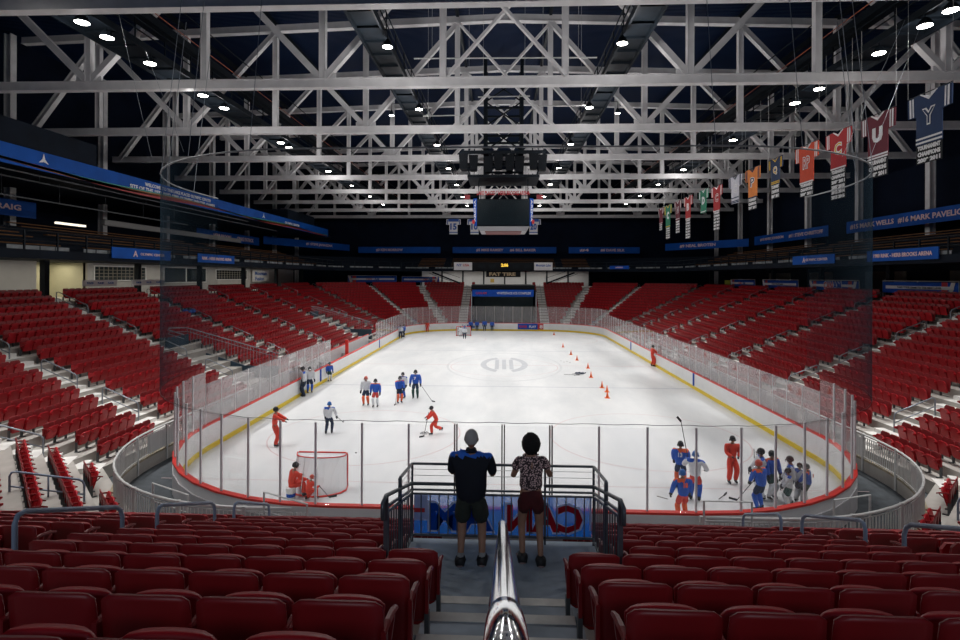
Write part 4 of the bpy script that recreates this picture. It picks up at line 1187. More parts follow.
# ------------------------------------------------------------------ concourse left: pale wall with windows
mb = MB(); zc = zs(15) - .84
wl = -32.8
mb.box(wl - .2, wl, 20, 37.0, zc, 8.62); mb.box(wl - .2, wl, 41.5, 84, zc, 8.62); struct('wall_concourse_left', mb, M['whitewall'])
mb = MB(); mb.box(wl - 3.2, wl - 3, 36, 46, zc, 8.62); mb.box(wl - 3, wl, 41.5, 41.7, zc, 8.62); struct('wall_lobby', mb, mat('lit_cream_wall', (.58, .55, .42), .8, 0, .06, 1))
mb = MB(); mb.box(wl - 2.95, wl - 2.9, 37.0, 38.0, zc + .5, 8.2); tag(obj('lit_panel', mb, M['door_sign'], None, False, off=(wl - 3, 37.5, zc)), 'pale green lit doorway panel at the far left of the concourse', 'panel')
for wn, (y0, y1, z0, z1, g) in enumerate(((42.4, 48.6, 7.25, 8.35, True), (51.4, 58.8, 7.0, 8.4, False), (61.0, 68.4, 7.25, 8.3, True))):
    mb = MB()
    mb.box(wl, wl + .08, y0 - .1, y1 + .1, z1, z1 + .1); mb.box(wl, wl + .08, y0 - .1, y1 + .1, z0 - .1, z0); mb.box(wl, wl + .08, y0 - .1, y0, z0, z1); mb.box(wl, wl + .08, y1, y1 + .1, z0, z1)
    w = tag(obj(f'window_{wn + 1}', mb, M['white'], None, False, off=(wl, (y0 + y1) / 2, z0)), kind='structure')
    mb = MB(); mb.box(wl, wl + .02, y0, y1, z0, z1); obj('pane', mb, M['winglass'], w)
    if g:
        mb = MB()
        for i in range(1, 12): yy = y0 + (y1 - y0) * i / 12; mb.box(wl + .02, wl + .05, yy - .025, yy + .025, z0, z1)
        for i in range(1, 4): zz = z0 + (z1 - z0) * i / 4; mb.box(wl + .02, wl + .05, y0, y1, zz - .02, zz + .02)
        obj('grille', mb, mat('warm_grille', (.35, .32, .27), .6), w)
    else:
        mb = MB(); mb.box(wl + .02, wl + .06, 55, 55.15, z0, z1); obj('mullion', mb, M['white'], w)
ribbon((-32.6, 69.6), (-32.6, 74.6), 6.9, 8.45, [('Mountain', .5, 3.6, .5, .32, 'btext'), ('Fusion', .42, 2.6, .5, -.38, 'btext')], 'white sign with two lines of blue lettering on the left concourse wall', None, m='bwhite', nm='wall_sign', cat='sign')
for i, (y0, y1) in enumerate(((36.8, 40.2), (41.8, 46.0))):
    ribbon((-29.3, y0), (-29.3, y1), 6.85, 7.3, [('PLACID', .2, .6, .14, 0, 'btext'), ('PLACID', .5, .6, .14, 0, 'btext'), ('PLACID', .8, .6, .14, 0, 'btext')], 'low white panel with small blue words behind the top left seats, ' + ('nearer one' if i == 0 else 'farther one'), None, m='bwhite', nm='seat_row_sign', cat='sign')
# people-less concourse kit: dark doors and pale blocks right
mb = MB(); mb.box(33.0, 33.2, 20, 84, zc, 8.62); struct('wall_concourse_right', mb, M['navy2'])
for i, (y0, y1) in enumerate(((30.5, 34.2), (37.5, 41.6), (46, 51), (56, 60), (64, 69))):
    mb = MB(); mb.box(32.9, 33.0, y0, y1, zc, 8.2); tag(obj('wall_panel_right', mb, mat('grey_block_wall', (.14, .13, .11), .8, 0, .1, 1)), kind='structure')
mb = MB(); mb.box(-33, -12, 98.4, 98.6, zc, 9); mb.box(12, 33, 98.4, 98.6, zc, 9); struct('wall_concourse_far', mb, M['navy2'])
# white far wall
mb = MB(); mb.box(-14.6, 15.2, 97.0, 97.2, zc, 8.62); struct('wall_far_lower', mb, M['whitewall'])
for i in range(9):
    x = -14.6 + 29.8 * i / 8; mb = MB(); mb.box(x - .12, x + .12, 96.8, 97, zc, 8.62); tag(obj('column_far', mb, M['darksteel']), kind='structure')
for s in (-1, 1):
    mb = MB(); mb.bar((s * 11.5, 88.5, 8.35), (s * 7.0, 88.5, 6.6), .6, .25, (0, 0, 1)); mb.bar((s * 10.0, 88.2, 8.5), (s * 7.0, 88.2, 7.5), .06, .06); mb.bar((s * 12.0, 88.5, 8.2), (s * 8.4, 88.5, 6.9), .6, .06)
    tag(obj('balcony_stair', mb, M['darksteel'], None, False, off=(s * 9, 88.5, 6.9)), f'dark open staircase slanting down from the far balcony, {"left" if s < 0 else "right"} of the game clock', 'staircase')

# banners along the back rails behind the right and far seats
def railbanner(a, b, z0, z1, txts, lab, skew=1, cols=True):
    root, A, d, n, L = ribbon(a, b, z0, z1, [], lab, 'sponsor banners behind the top row of seats', m='blue2', nm='rail_banner')
    h = z1 - z0; off = n * .035
    def P(f, g): p = A + d * (L * f) + off; return V((p.x, p.y, z0 + h * g))
    mb = MB(); mb.add([P(.05, .38), P(.95, .38), P(.95, .66), P(.05, .66)], [(0, 1, 2, 3)]); obj('white_band', mb, M['bwhite'], root)
    off = n * .045
    for e in ((0,) if skew < 0 else (1,) if skew == 1 else (0, 1)):
        f0 = .03 if e == 0 else .89
        sg = -1 if e == 0 else 1
        mb = MB(); mb.add([P(f0 - .01 * sg, 0), P(f0 + .05 - .01 * sg, 0), P(f0 + .05 + .03 * sg, 1), P(f0 + .03 * sg, 1)], [(0, 1, 2, 3)]); obj('slanted_stripe', mb, M['bwhite'], root)
        mb = MB(); g0 = f0 - .08 if e == 1 else f0 + .06
        mb.add([P(g0, 0), P(g0 + .07, 0), P(g0 + .07, .38), P(g0, .38)], [(0, 1, 2, 3)]); mb.add([P(g0, .66), P(g0 + .07, .66), P(g0 + .07, 1), P(g0, 1)], [(0, 1, 2, 3)]); obj('red_block', mb, M['bred'], root)
    for (s_, f_, w, hh, m_) in txts:
        p = A + d * (L * f_) + n * .055; p.z = (z0 + z1) / 2 + .02
        if hh > .5: obj('letter_outline', text_mb(s_, p - n * .012, d, (0, 0, 1), w + .12, hh + .12, .006, .09), M['bwhite'], root)
        obj('lettering', text_mb(s_, p, d, (0, 0, 1), w, hh, .006, .03), M[m_], root)
    mb = MB(); c0, c1 = A + d * 0, A + d * L; mb.tube([(c0.x, c0.y, z1 + .08), (c1.x, c1.y, z1 + .08)], .03, 6)
    for f_ in (0, .5, 1): p = A + d * (L * f_); mb.tube([(p.x, p.y, z0 - .35), (p.x, p.y, z1 + .08)], .025, 5)
    obj('rail', mb, M['railgrey'], root); return root
XR = 29.2
railbanner((XR, 43.2), (XR, 36.2), 6.55, 7.35, [('TAKE YOUR GAME TO THE NEXT LEVEL', .52, 4.1, .15, 'ktext')], 'blue banner TAKE YOUR GAME TO THE NEXT LEVEL behind the right seats', 1)
railbanner((XR, 53.2), (XR, 46.0), 6.55, 7.35, [('CAN', .42, 1.35, .62, 'bred'), ('AM', .60, 1.15, .62, 'blue2')], 'blue banner with big outlined CAN AM letters behind the right seats', 0)
railbanner((XR, 62.6), (XR, 55.2), 6.55, 7.35, [('TAKE YOUR GAME', .45, 2.4, .15, 'ktext')], 'blue banner with a white middle band, left of the CAN AM one', -1)
railbanner((XR, 71.2), (XR, 64.5), 6.55, 7.35, [('CAN', .42, .9, .3, 'bred'), ('AM', .58, .8, .3, 'btext')], 'farthest small blue banner behind the right seats, yellow patch beside it', -1)
mb = MB(); mb.box(XR - .06, XR, 71.3, 73.0, 6.5, 7.3); tag(obj('yellow_patch', mb, mat('yellow_green', (.35, .42, .04), .6), None, False, off=(XR, 71.3, 6.5)), 'small yellow panel beside the farthest right rail banner', 'panel')
railbanner((-24.6, 85.6), (-17.6, 89.5), 6.7, 7.7, [('CAN', .42, .9, .3, 'bred'), ('AM', .58, .8, .3, 'btext')], 'blue banner on the far left corner rail, left one', -1)
railbanner((-16.9, 90.6), (-11.0, 93.6), 6.7, 7.6, [('CAN', .62, .7, .3, 'bred'), ('AM', .75, .6, .3, 'btext')], 'blue banner on the far left corner rail, right one', 1)

# ------------------------------------------------------------------ far tunnel and clock
tn = empty('far_tunnel_gate', (RC, 80, 0), 0, 'blue header banner with red logo and pale words over the dark far tunnel', 'banner')
mb = MB(); mb.box(-4.5, 4.5, 79.9, 80.0, 4.75, 5.75); obj('header_panel', mb, M['blue2'], tn)
obj('lettering', text_mb('CAN AM', (-3.2, 79.88, 5.25), (1, 0, 0), (0, 0, 1), 1.6, .34, .01), M['bred'], tn)
obj('lettering', text_mb('WHITEFACE ICE COMPLEX', (1.6, 79.88, 5.25), (1, 0, 0), (0, 0, 1), 5.0, .34, .01), M['wtext'], tn)
mb = MB()
for s in (-1, 1): mb.bar((RC + s * 4.72, 79.8, 0), (RC + s * 4.72, 79.8, 5.5), .09, .09, (1, 0, 0))
obj('post', mb, M['bwhite'], tn)
mb = MB()
for s in (-1, 1): mb.box(RC + s * 4.75 - .08, RC + s * 4.75 + .08, 80.1, 93, 0, 5.6)
mb.box(-4.7, 4.7, 80.4, 93, 5.76, 5.8); struct('wall_far_tunnel', mb, M['navy2'])
mb = MB(); mb.box(-4.7, 4.7, 86, 86.2, 0, 5.5); struct('wall_tunnel_door', mb, mat('teal_door', (.02, .06, .07), .5, 0, .1, 1))
mb = MB(); mb.box(-4.7, 4.7, 80.45, 93, 5.78, 6.4); struct('wall_tunnel_top', mb, M['dark'])
ck = empty('game_clock', (0, 87.3, 8.6), 0, 'long dark game clock with amber digits on the far balcony front', 'scoreboard')
mb = MB(); mb.box(-4.9, 4.9, 86.95, 87.35, 8.6, 9.95); obj('case', mb, M['dark'], ck)
obj('digits', text_mb('2:06', (.25, 86.93, 9.52), (1, 0, 0), (0, 0, 1), 1.15, .55, .01, .05), M['digits'], ck)
mb = MB()
for x in (-3.4, -1.7, 2.1, 3.9): mb.box(x - .55, x + .55, 86.92, 86.95, 9.0, 9.6)
obj('display_field', mb, M['darksteel'], ck)
for x, s_, m_ in ((-6.4, 'USA', 'bred'), (6.4, 'Mountain Lake', 'btext')):
    sg = empty('sponsor_sign', (x, 87.2, 8.7), 0, 'white sponsor sign beside the far game clock, ' + ('left one with blue and red marks' if x < 0 else 'right one with thin words'), 'sign')
    mb = MB(); mb.box(x - 1.45, x + 1.45, 87.0, 87.3, 8.7, 9.95); obj('panel', mb, M['bwhite'], sg)
    obj('lettering', text_mb(s_, (x + (.5 if x < 0 else 0), 86.98, 9.5), (1, 0, 0), (0, 0, 1), 1.0 if x < 0 else 2.3, .4, .01), M[m_], sg)
    if x < 0: obj('lettering', text_mb('NY', (x - .6, 86.98, 9.5), (1, 0, 0), (0, 0, 1), .8, .4, .01), M['btext'], sg)
ft = empty('fat_tire_sign'.replace('fat_tire', 'hanging'), (.1, 87.2, 7.6), 0, 'dark hanging sign with pale FAT TIRE lettering under the far clock', 'sign')
mb = MB(); mb.box(-2.7, 2.8, 87.1, 87.25, 7.62, 8.5); obj('panel', mb, M['dark'], ft)
obj('lettering', text_mb('FAT TIRE', (-.1, 87.08, 8.08), (1, 0, 0), (0, 0, 1), 4.2, .55, .01, .04), mat('tan_lettering', (.55, .42, .25), .6), ft)
mb = MB(); mb.box(-2.0, -1.4, 86.5, 86.6, 6.75, 7.35); tag(obj('small_amber_display', mb, mat('dim_amber', (.3, .22, .05), .5, emit=(1, .6, .1), estr=.15), None, False, off=(-1.7, 86.5, 6.75)), 'small dim amber display under the FAT TIRE sign', 'display')

# ------------------------------------------------------------------ championship jersey banners hanging along the right
def jersey(ya, yb, zbot, colm, trimm, logo, lab, stripes, lm='wtext', X=16.0, zt=14.66, two=False, num=None):
    """hangs in the plane X = const, read from the ice (left = far end ya, right = near end yb)"""
    w = ya - yb; c = V((X, (ya + yb) / 2, zt)); ax = V((0, -1, 0)); n = V((-1, 0, 0)); up = V((0, 0, 1)); h = w * .90
    r = empty('jersey_banner', (X, c.y, zbot), 0, lab, 'banner', 'jersey banners hanging in a line on the right')
    bw = w * .29; sl = w * .5
    poly = [(-bw, -h), (bw, -h), (bw * 1.02, -h * .42), (sl * .98, -h * .40), (sl, -.02 * h), (w * .17, 0), (0, -h * .08), (-w * .17, 0), (-sl, -.02 * h), (-sl * .98, -h * .40), (-bw * 1.02, -h * .42)]
    # split so that the outline is convex enough
    mb = MB()
    for pp in ([(-bw, -h), (bw, -h), (bw, -h * .10), (-bw, -h * .10)], [(bw, -h * .42), (sl * .98, -h * .40), (sl, -.02 * h), (w * .17, 0), (bw, -h * .10)][::1],
               [(-bw, -h * .42), (-bw, -h * .10), (-w * .17, 0), (-sl, -.02 * h), (-sl * .98, -h * .40)], [(0, -h * .10), (bw, -h * .10), (w * .17, 0)], [(-bw, -h * .10), (0, -h * .10), (-w * .17, 0)]):
        mb.prism(pp, c, ax, up, n, .03)
    jr = obj('jersey', mb, colm, r)
    mb = MB()
    for s in (-1, 1):
        mb.prism([(s * sl * .80, -h * .40), (s * sl * .88, -h * .40), (s * sl * .90, -h * .025), (s * sl * .82, -h * .03)], c + n * .02, ax, up, n, .01)
        mb.prism([(s * sl * .68, -h * .40), (s * sl * .74, -h * .40), (s * sl * .76, -h * .03), (s * sl * .70, -h * .03)], c + n * .02, ax, up, n, .01)
        mb.prism([(0, -h * .15), (0, -h * .10), (s * w * .17, 0), (s * w * .20, -h * .01)], c + n * .02, ax, up, n, .01)
    for g in stripes: mb.prism([(-bw, -h * g), (bw, -h * g), (bw, -h * (g + .035)), (-bw, -h * (g + .035))], c + n * .02, ax, up, n, .01)
    obj('trim_stripe', mb, trimm, jr)
    if logo:
        obj('emblem_outline', text_mb(logo, c + n * .022 - up * h * .47, ax, up, w * .30, h * .34, .004, .07), M['wtext'], jr)
        obj('emblem', text_mb(logo, c + n * .030 - up * h * .47, ax, up, w * .25, h * .29, .004, .0), lm if not isinstance(lm, str) else M[lm], jr)
    hb = zt - h - zbot
    if hb > .15:
        mb = MB(); mb.prism([(-bw, -h - hb), (bw, -h - hb), (bw, -h), (-bw, -h)], c, ax, up, n, .02); rc_ = obj('record_cloth', mb, M['dark'], r)
        nrow = max(2, round(hb / .24)); rh = hb / nrow; mb = MB(); random.seed(int(zbot * 100))
        rows_ = ['TOURNAMENT', 'CHAMPIONS'] + ['2009 2011', '2007 2010', '2012 2014', '2015 2016', '2018 2019', '1996 1998', '1990 1992', '2001 2003']
        for i in range(nrow):
            text_mb(rows_[i % len(rows_)], c + n * .014 - up * (h + rh * (i + .5)), ax, up, bw * 1.75, rh * .74, .004, .07, mb)
        obj('record_lettering', mb, M['wtext'], rc_)
    mb = MB(); mb.tube([c - ax * sl, c + ax * sl], .02, 5)
    obj('hanging_rod', mb, M['darksteel'], r)
    mb = MB()
    for s in (-1, 1): p = c + ax * s * sl; mb.tube([p, p + V((0, 0, 4.0))], .006, 4)
    obj('wire', mb, M['railgrey'], r)
def C(nm, r_, g, b_): return mat(nm, (r_, g, b_), .75, 0, .08, 4)
J = dict(bl=C('banner_navy', .006, .030, .10), mr=C('banner_maroon', .13, .010, .025), rd=C('banner_scarlet', .42, .018, .022), og=C('banner_orange_red', .58, .06, .018), nv=C('banner_deep_navy', .006, .025, .08), or_=C('banner_orange', .72, .22, .04), wh=C('banner_pale', .62, .62, .68), gr=C('banner_green', .01, .18, .10), go=C('banner_gold', .75, .45, .03))
W_ = M['wtext']
jersey(y_on(16.0, 908, 98), y_on(16.0, 953, 80), 12.0, J['bl'], W_, 'Y', 'navy jersey banner with an outlined Y, largest and nearest of the line', (.86, .94), J['bl'])
jersey(y_on(16.0, 861.5, 121), y_on(16.0, 896, 105), 11.95, J['mr'], W_, 'U', 'maroon jersey banner with a big white U', (.90, .96), 'wtext')
jersey(y_on(16.0, 826, 134), y_on(16.0, 852, 123), 11.4, J['rd'], W_, 'C', 'scarlet jersey banner with tan crest and long white record strip', (.96,), J['go'])
jersey(y_on(16.0, 795.5, 150), y_on(16.0, 819, 139), 11.95, J['og'], W_, 'RPI'[:2], 'orange red jersey banner with white shoulders beside the scarlet one', (.97,), J['og'])
jersey(y_on(16.0, 768.5, 160), y_on(16.0, 783, 152), 12.3, J['nv'], J['go'], 'Q', 'dark navy jersey banner with a round gold crest', (.88, .94), J['go'])
jersey(y_on(16.0, 745.5, 168.5), y_on(16.0, 760.5, 162), 12.0, J['or_'], J['nv'], 'P', 'orange jersey banner with a dark P between navy and white ones', (.97,), J['nv'])
jersey(y_on(16.0, 729, 176), y_on(16.0, 742, 172), 12.9, J['wh'], J['nv'], 'C', 'white jersey banner with blue hem, the only white one', (.78, .90, .95), J['wh'])
jersey(y_on(16.0, 711.5, 184.5), y_on(16.0, 722.5, 180), 11.2, J['rd'], W_, 'C', 'red jersey banner with a very long strip, just left of the white one', (.97,), J['rd'], zt=14.5)
jersey(y_on(16.0, 699, 190), y_on(16.0, 708.5, 186), 12.7, J['gr'], W_, 'D', 'green jersey banner with short strip, the larger of the green ones', (.93,), 'wtext')
jersey(y_on(16.0, 684, 197), y_on(16.0, 692.5, 194), 11.0, J['rd'], W_, 'B', 'small red jersey banner with long strip beside the larger green one', (.97,), 'wtext')
jersey(y_on(16.0, 674.5, 201.5), y_on(16.0, 681.5, 199), 11.7, J['mr'], W_, 'H', 'small maroon jersey banner left of the small red one', (.9,), J['mr'])
jersey(y_on(16.0, 664.5, 205.5), y_on(16.0, 672, 203), 11.4, J['gr'], J['go'], 'C', 'small green jersey banner with a gold band', (.94,), 'wtext')
jersey(y_on(16.0, 658.5, 208), y_on(16.0, 663.5, 206), 12.4, J['mr'], W_, '', 'smallest maroon jersey banner at the far end of the line', (.94,))
for nm_, xc, lab in (('15', 453.5, 'white jersey banner numbered 15, leftmost behind the scoreboard'), ('10', 474.5, 'white jersey banner half hidden behind the scoreboard left edge'), ('20', 533.5, 'white jersey banner numbered 20, half hidden behind the scoreboard right edge')):
    c = at_y(xc, 219, 92.6); r = empty('retired_jersey_banner', (c.x, c.y, c.z - 2.7), 0, lab, 'banner', 'number banners behind the scoreboard'); w, h = 2.5, 2.6; ax, up, n = V((1, 0, 0)), V((0, 0, 1)), V((0, -1, 0))
    mb = MB()
    for pp in ([(-.7, -h), (.7, -h), (.7, 0), (-.7, 0)], [(.7, -1.0), (1.25, -.95), (1.2, -.05), (.7, 0)], [(-.7, -1.0), (-.7, 0), (-1.2, -.05), (-1.25, -.95)]): mb.prism(pp, c, ax, up, n, .04)
    obj('jersey', mb, M['bwhite'], r)
    mb = MB()
    for pp in ([(-.9, -.45), (.9, -.45), (.9, -.0), (-.9, -.0)], [(-.7, -2.35), (.7, -2.35), (.7, -2.2), (-.7, -2.2)], [(.95, -.95), (1.1, -.95), (1.1, -.1), (.95, -.1)], [(-.95, -.95), (-1.1, -.95), (-1.1, -.1), (-.95, -.1)]): mb.prism(pp, c + n * .03, ax, up, n, .01)
    obj('blue_trim', mb, M['btext'], r)
    obj('number', text_mb(nm_, c + n * .03 - up * 1.3, ax, up, 1.1, 1.1, .01, .04), M['btext'], r)

# left stand entries
for (ya, yb, k0, nm_) in ((33.5, 35.9, 6.6, 'nearer'), (59.4, 61.8, 6.6, 'farther')):
    xo, xi = -(15.67 + .85 * k0), -15.0; zo, zi = zs(k0) - .6, .9
    mb = MB(); mb.box(xo, xi, yb - .1, yb, .3, 1.6); mb.box(xo, xo + .12, ya, yb, .3, zs(k0)); 
    mb.add([(xo, yb, zo - .3), (xi, yb, zi), (xi, yb, .3), (xo, yb, .3), (xo, yb + .12, zo - .3), (xi, yb + .12, zi), (xi, yb + .12, .3), (xo, yb + .12, .3)], [(0, 1, 2, 3), (7, 6, 5, 4), (0, 4, 5, 1)])
    struct('wall_entry', mb, mat('blue_grey_entry', (.03, .06, .09), .6, 0, .2, 1))
    t = empty('entry_railing', (xo, ya, zo), 0, f'grey tube railing with thin bars round the {nm_} sunken entry of the left stand', 'railing')
    mb = MB(); top = [(xi, yb + .05, zi + 1.5), (xo, yb + .05, zo + 1.0), (xo - .1, ya + .6, zo + 1.15), (xo + .2, ya, zo + 1.1), (xo + 1.2, ya, zo + .8)]
    mb.tube(top, .035, 8); mb.tube([(a_, b_, c_ - .25) for a_, b_, c_ in top], .02, 6); obj('top_rail', mb, M['bowlrail'], t, True)
    mb = MB()
    for i in range(30):
        f_ = i / 29; x = xo + (xi - xo) * f_; z = zo + 1.0 + (zi + 1.5 - zo - 1.0) * f_
        mb.bar((x, yb + .05, z - 1.1), (x, yb + .05, z), .02, .02, (1, 0, 0))
    obj('bars', mb, M['bowlrail'], t)

# players' bench on the left side
pb = empty('players_bench', (-13.6, 48.5, 0), 0, 'players bench with red rails behind the boards on the left', 'bench')
mb = MB(); mb.box(-13.9, -13.6, 42, 55, .4, .48); mb.box(-13.9, -13.84, 42, 55, 0, .4); obj('seat_plank', mb, M['dark'], pb)
mb = MB(); mb.box(-13.98, -13.92, 41, 56, 0, 1.6); obj('back_wall', mb, M['white'], pb)
mb = MB(); mb.box(-13.99, -13.91, 41, 56, 1.6, 1.67); obj('red_rail', mb, M['redcap'], pb)
for y in (41, 46.5, 56):
    mb = MB(); mb.box(-13.9, -13.15, y, y + .04, 0, 1.0); obj('divider', mb, M['whitewall'], pb)
mb = MB(); mb.box(-13.45, -13.2, 46.0, 46.2, 0, 2.2); obj('red_post', mb, M['redcap'], pb)
# ------------------------------------------------------------------ people
def skin_geo(joints, edges, radii, root, sub=1):
    names = list(joints); idx = {n: i for i, n in enumerate(names)}
    me = bpy.data.meshes.new('s'); me.from_pydata([tuple(joints[n]) for n in names], [(idx[a], idx[b]) for a, b in edges], [])
    o = bpy.data.objects.new('s', me); COL.objects.link(o)
    md = o.modifiers.new('Skin', 'SKIN'); md.use_smooth_shade = True; md.branch_smoothing = .6
    if not me.skin_vertices: 
        me.attributes.new('skin', 'FLOAT', 'POINT')
    sv = me.skin_vertices[0].data
    for n in names:
        r = radii[n]; sv[idx[n]].radius = r if isinstance(r, tuple) else (r, r); sv[idx[n]].use_root = (n == root)
    if sub: m2 = o.modifiers.new('Sub', 'SUBSURF'); m2.levels = sub; m2.render_levels = sub
    dg = bpy.context.evaluated_depsgraph_get(); ev = o.evaluated_get(dg); m = ev.to_mesh()
    vs = [tuple(v.co) for v in m.vertices]; fs = [tuple(p.vertices) for p in m.polygons]
    ev.to_mesh_clear(); bpy.data.objects.remove(o); bpy.data.meshes.remove(me)
    return vs, fs

def ik(a, b, l1, l2, pole):
    a, b, pole = V(a), V(b), V(pole); d = b - a; L = d.length
    if L > (l1 + l2) * .995: b = a + d * ((l1 + l2) * .995 / L); d = b - a; L = d.length
    if L < .02: L = .02
    x = (l1 * l1 - l2 * l2 + L * L) / (2 * L); h = math.sqrt(max(0, l1 * l1 - x * x)); u = d.normalized()
    p = pole - u * pole.dot(u)
    if p.length < 1e-4: p = V((0, 0, 1)) - u * u.z
    p.normalize(); return a + u * x + p * h, b

def hand_geo(rad=1.0):
    J = {'w': (0, 0, 0), 'p': (0, .045, 0), 'k': (0, .075, -.004)}
    E = [('w', 'p'), ('p', 'k')]; Rr = {'w': (.020 * rad, .026 * rad), 'p': (.016 * rad, .036 * rad), 'k': (.013 * rad, .036 * rad)}
    vs, fs = skin_geo(J, E, Rr, 'w', 1); mb = MB(); mb.add(vs, fs)
    for i, (x, L) in enumerate(((.028, .066), (.010, .075), (-.009, .070), (-.026, .055))):
        J = {'a': (x * .8, .055, 0), 'b': (x, .085, .0), 'c': (x * 1.05, .085 + L * .42, -.012), 'd': (x * 1.05, .085 + L * .62, -.034), 'e': (x * 1.0, .085 + L * .58, -.052)}
        rr = .0085 * rad; vs, fs = skin_geo(J, [('a', 'b'), ('b', 'c'), ('c', 'd'), ('d', 'e')], {'a': rr, 'b': rr * 1.05, 'c': rr, 'd': rr * .95, 'e': rr * .8}, 'a', 1); mb.add(vs, fs)
    J = {'a': (.018, .018, 0), 'b': (.040, .045, -.010), 'c': (.048, .070, -.024), 'd': (.042, .088, -.038)}
    rr = .0105 * rad; vs, fs = skin_geo(J, [('a', 'b'), ('b', 'c'), ('c', 'd')], {'a': rr * 1.1, 'b': rr * 1.05, 'c': rr, 'd': rr * .8}, 'a', 1); mb.add(vs, fs)
    return mb
HAND = hand_geo(1.0); GLOVE = hand_geo(1.75)

def add_hand(mb, geo, wrist, dirv, palm, scale, mirror):
    y = V(dirv).normalized(); z = -V(palm); z = (z - y * z.dot(y)).normalized(); x = y.cross(z) 
    if mirror: x = -x
    fs = [f[::-1] for f in geo.f] if mirror else geo.f
    mb.add([V(wrist) + (x * a + y * b + z * c) * scale for a, b, c in geo.v], fs)

def person(pos, rz, H, label, top='jblue', yoke=None, hem=None, pants='pnavy', sock='jwhite', helmet='hblack', kind='player', hands=None, feet=None, lean=.08, sit=0.0, look=0.0, group=None, number=None, arm_pole=None, crouch=0.0, numside=-1, hires=False):
    h = H if kind in ('player', 'coach', 'goalie') else H
    t = empty('person', tuple(pos), rz, label, 'person', group)
    lift = .045 if kind in ('player', 'coach', 'goalie') else .02   # boot sole above ground
    hp = (.535 - crouch) * h if not sit else sit
    pel = V((0, -.35 * lean * h * .5 if not sit else 0, hp)); u = V((0, math.sin(lean), math.cos(lean)))
    waist = pel + u * .10 * h; chest = pel + u * .21 * h; neckb = pel + u * .305 * h
    hu = V((0, math.sin(lean * .6 + look), math.cos(lean * .6 + look)))
    neck = neckb + hu * .03 * h; head = neckb + hu * (.080 if kind in ('player', 'goalie') else .086) * h + V((0, .012 * h, 0))
    sw = (.135 if kind == 'man' else .135 if kind == 'player' else .124) * h
    if kind == 'woman': sw = .096 * h
    S = {s: chest + u * .066 * h + V((s * sw, 0, 0)) for s in (-1, 1)}
    if hands is None: hands = {-1: (-.17, .05, .44), 1: (.17, .05, .44)}
    if feet is None: feet = {-1: (-.075, -.01), 1: (.075, .02)}
    HD, EL = {}, {}
    for s in (-1, 1):
        tgt = V(hands[s]) * h
        pole = V((s * .7, -.8, -.5)) if arm_pole is None else V((s * arm_pole[0], arm_pole[1], arm_pole[2]))
        EL[s], HD[s] = ik(S[s], tgt, .172 * h, .150 * h, pole)
    HP, KN, AN = {}, {}, {}
    for s in (-1, 1):
        HP[s] = pel + V((s * .052 * h, 0, -.02 * h)); f = feet[s]; an = V((f[0] * h, f[1] * h, .045 * h + lift + (f[2] * h if len(f) > 2 else 0)))
        KN[s], AN[s] = ik(HP[s], an, .245 * h, .235 * h, (s * .12, 1, 0))
    # body: one continuous skin, head included
    J = {'pel': pel, 'waist': waist, 'chest': chest, 'neckb': neckb, 'neck': neck}
    E = [('pel', 'waist'), ('waist', 'chest'), ('chest', 'neckb'), ('neckb', 'neck')]
    q = 1.12 if kind == 'man' else 1.0
    Rr = {'pel': (.088 * h * q, .066 * h * q), 'waist': (.078 * h * q, .058 * h * q), 'chest': (.090 * h * q, .062 * h * q), 'neckb': (.045 * h, .045 * h), 'neck': (.034 * h * (1.35 if kind == 'man' else 1), .034 * h * (1.35 if kind == 'man' else 1))}
    if kind in ('man', 'woman'): Rr['chest'] = (.072 * h, .055 * h); Rr['neckb'] = (.034 * h, .034 * h)
    for s in (-1, 1):
        k = 'LR'[s > 0]
        J.update({'s' + k: S[s], 'e' + k: EL[s], 'w' + k: HD[s], 'h' + k: HP[s], 'k' + k: KN[s], 'a' + k: AN[s]})
        E += [('chest', 's' + k), ('s' + k, 'e' + k), ('e' + k, 'w' + k), ('pel', 'h' + k), ('h' + k, 'k' + k), ('k' + k, 'a' + k)]
        Rr.update({'s' + k: (.015 if kind in ('man', 'woman') else .032) * h * q, 'e' + k: .024 * h * q, 'w' + k: .016 * h * q, 'h' + k: .052 * h * q, 'k' + k: .034 * h * q, 'a' + k: .022 * h * q})
    vs, fs = skin_geo(J, E, Rr, 'pel', 1)
    mb = MB(); mb.add(vs, fs)
    # head
    i0 = len(mb.v); rx, ry, rzz = (.052 * h, .062 * h, .070 * h) if kind in ('player', 'goalie') else (.048 * h, .058 * h, .066 * h)
    mb.sphere((0, 0, 0), rx, ry, rzz, 16, 14)
    for i in range(i0, len(mb.v)):
        x, y, z = mb.v[i]
        if z < 0: x *= 1 + .35 * z / rzz * .6; y = y * (1 + .12 * z / rzz) + (.006 * h if y > 0 else 0)
        mb.v[i] = (x, y, z)
    mb.tube([(0, ry * .92, .012 * h), (0, ry * 1.20, -.010 * h), (0, ry * .95, -.016 * h)], [.004 * h, .008 * h, .006 * h], 6)       # nose
    for s in (-1, 1): mb.sphere((s * rx * 1.02, -.004 * h, -.002 * h), .006 * h, .012 * h, .018 * h, 8, 6)                                   # ears
    mb.tube([(-.014 * h, ry * .90, -.032 * h), (0, ry * .96, -.033 * h), (.014 * h, ry * .90, -.032 * h)], .0035 * h, 5)                     # lips
    RH = Matrix.Rotation(-(lean * .6 + look), 4, 'X'); Mh = Matrix.Translation(head) @ RH
    mb.xform(Mh, i0)
    for s in (-1, 1):
        if kind in ('man', 'woman'): 
            pd = (HD[s] - EL[s]).normalized(); add_hand(mb, HAND, HD[s] - pd * .01, pd, (0, 0, -1), h / 1.75, s > 0)
    local('body', mb, M['skin'], t, True)
    mb = MB()
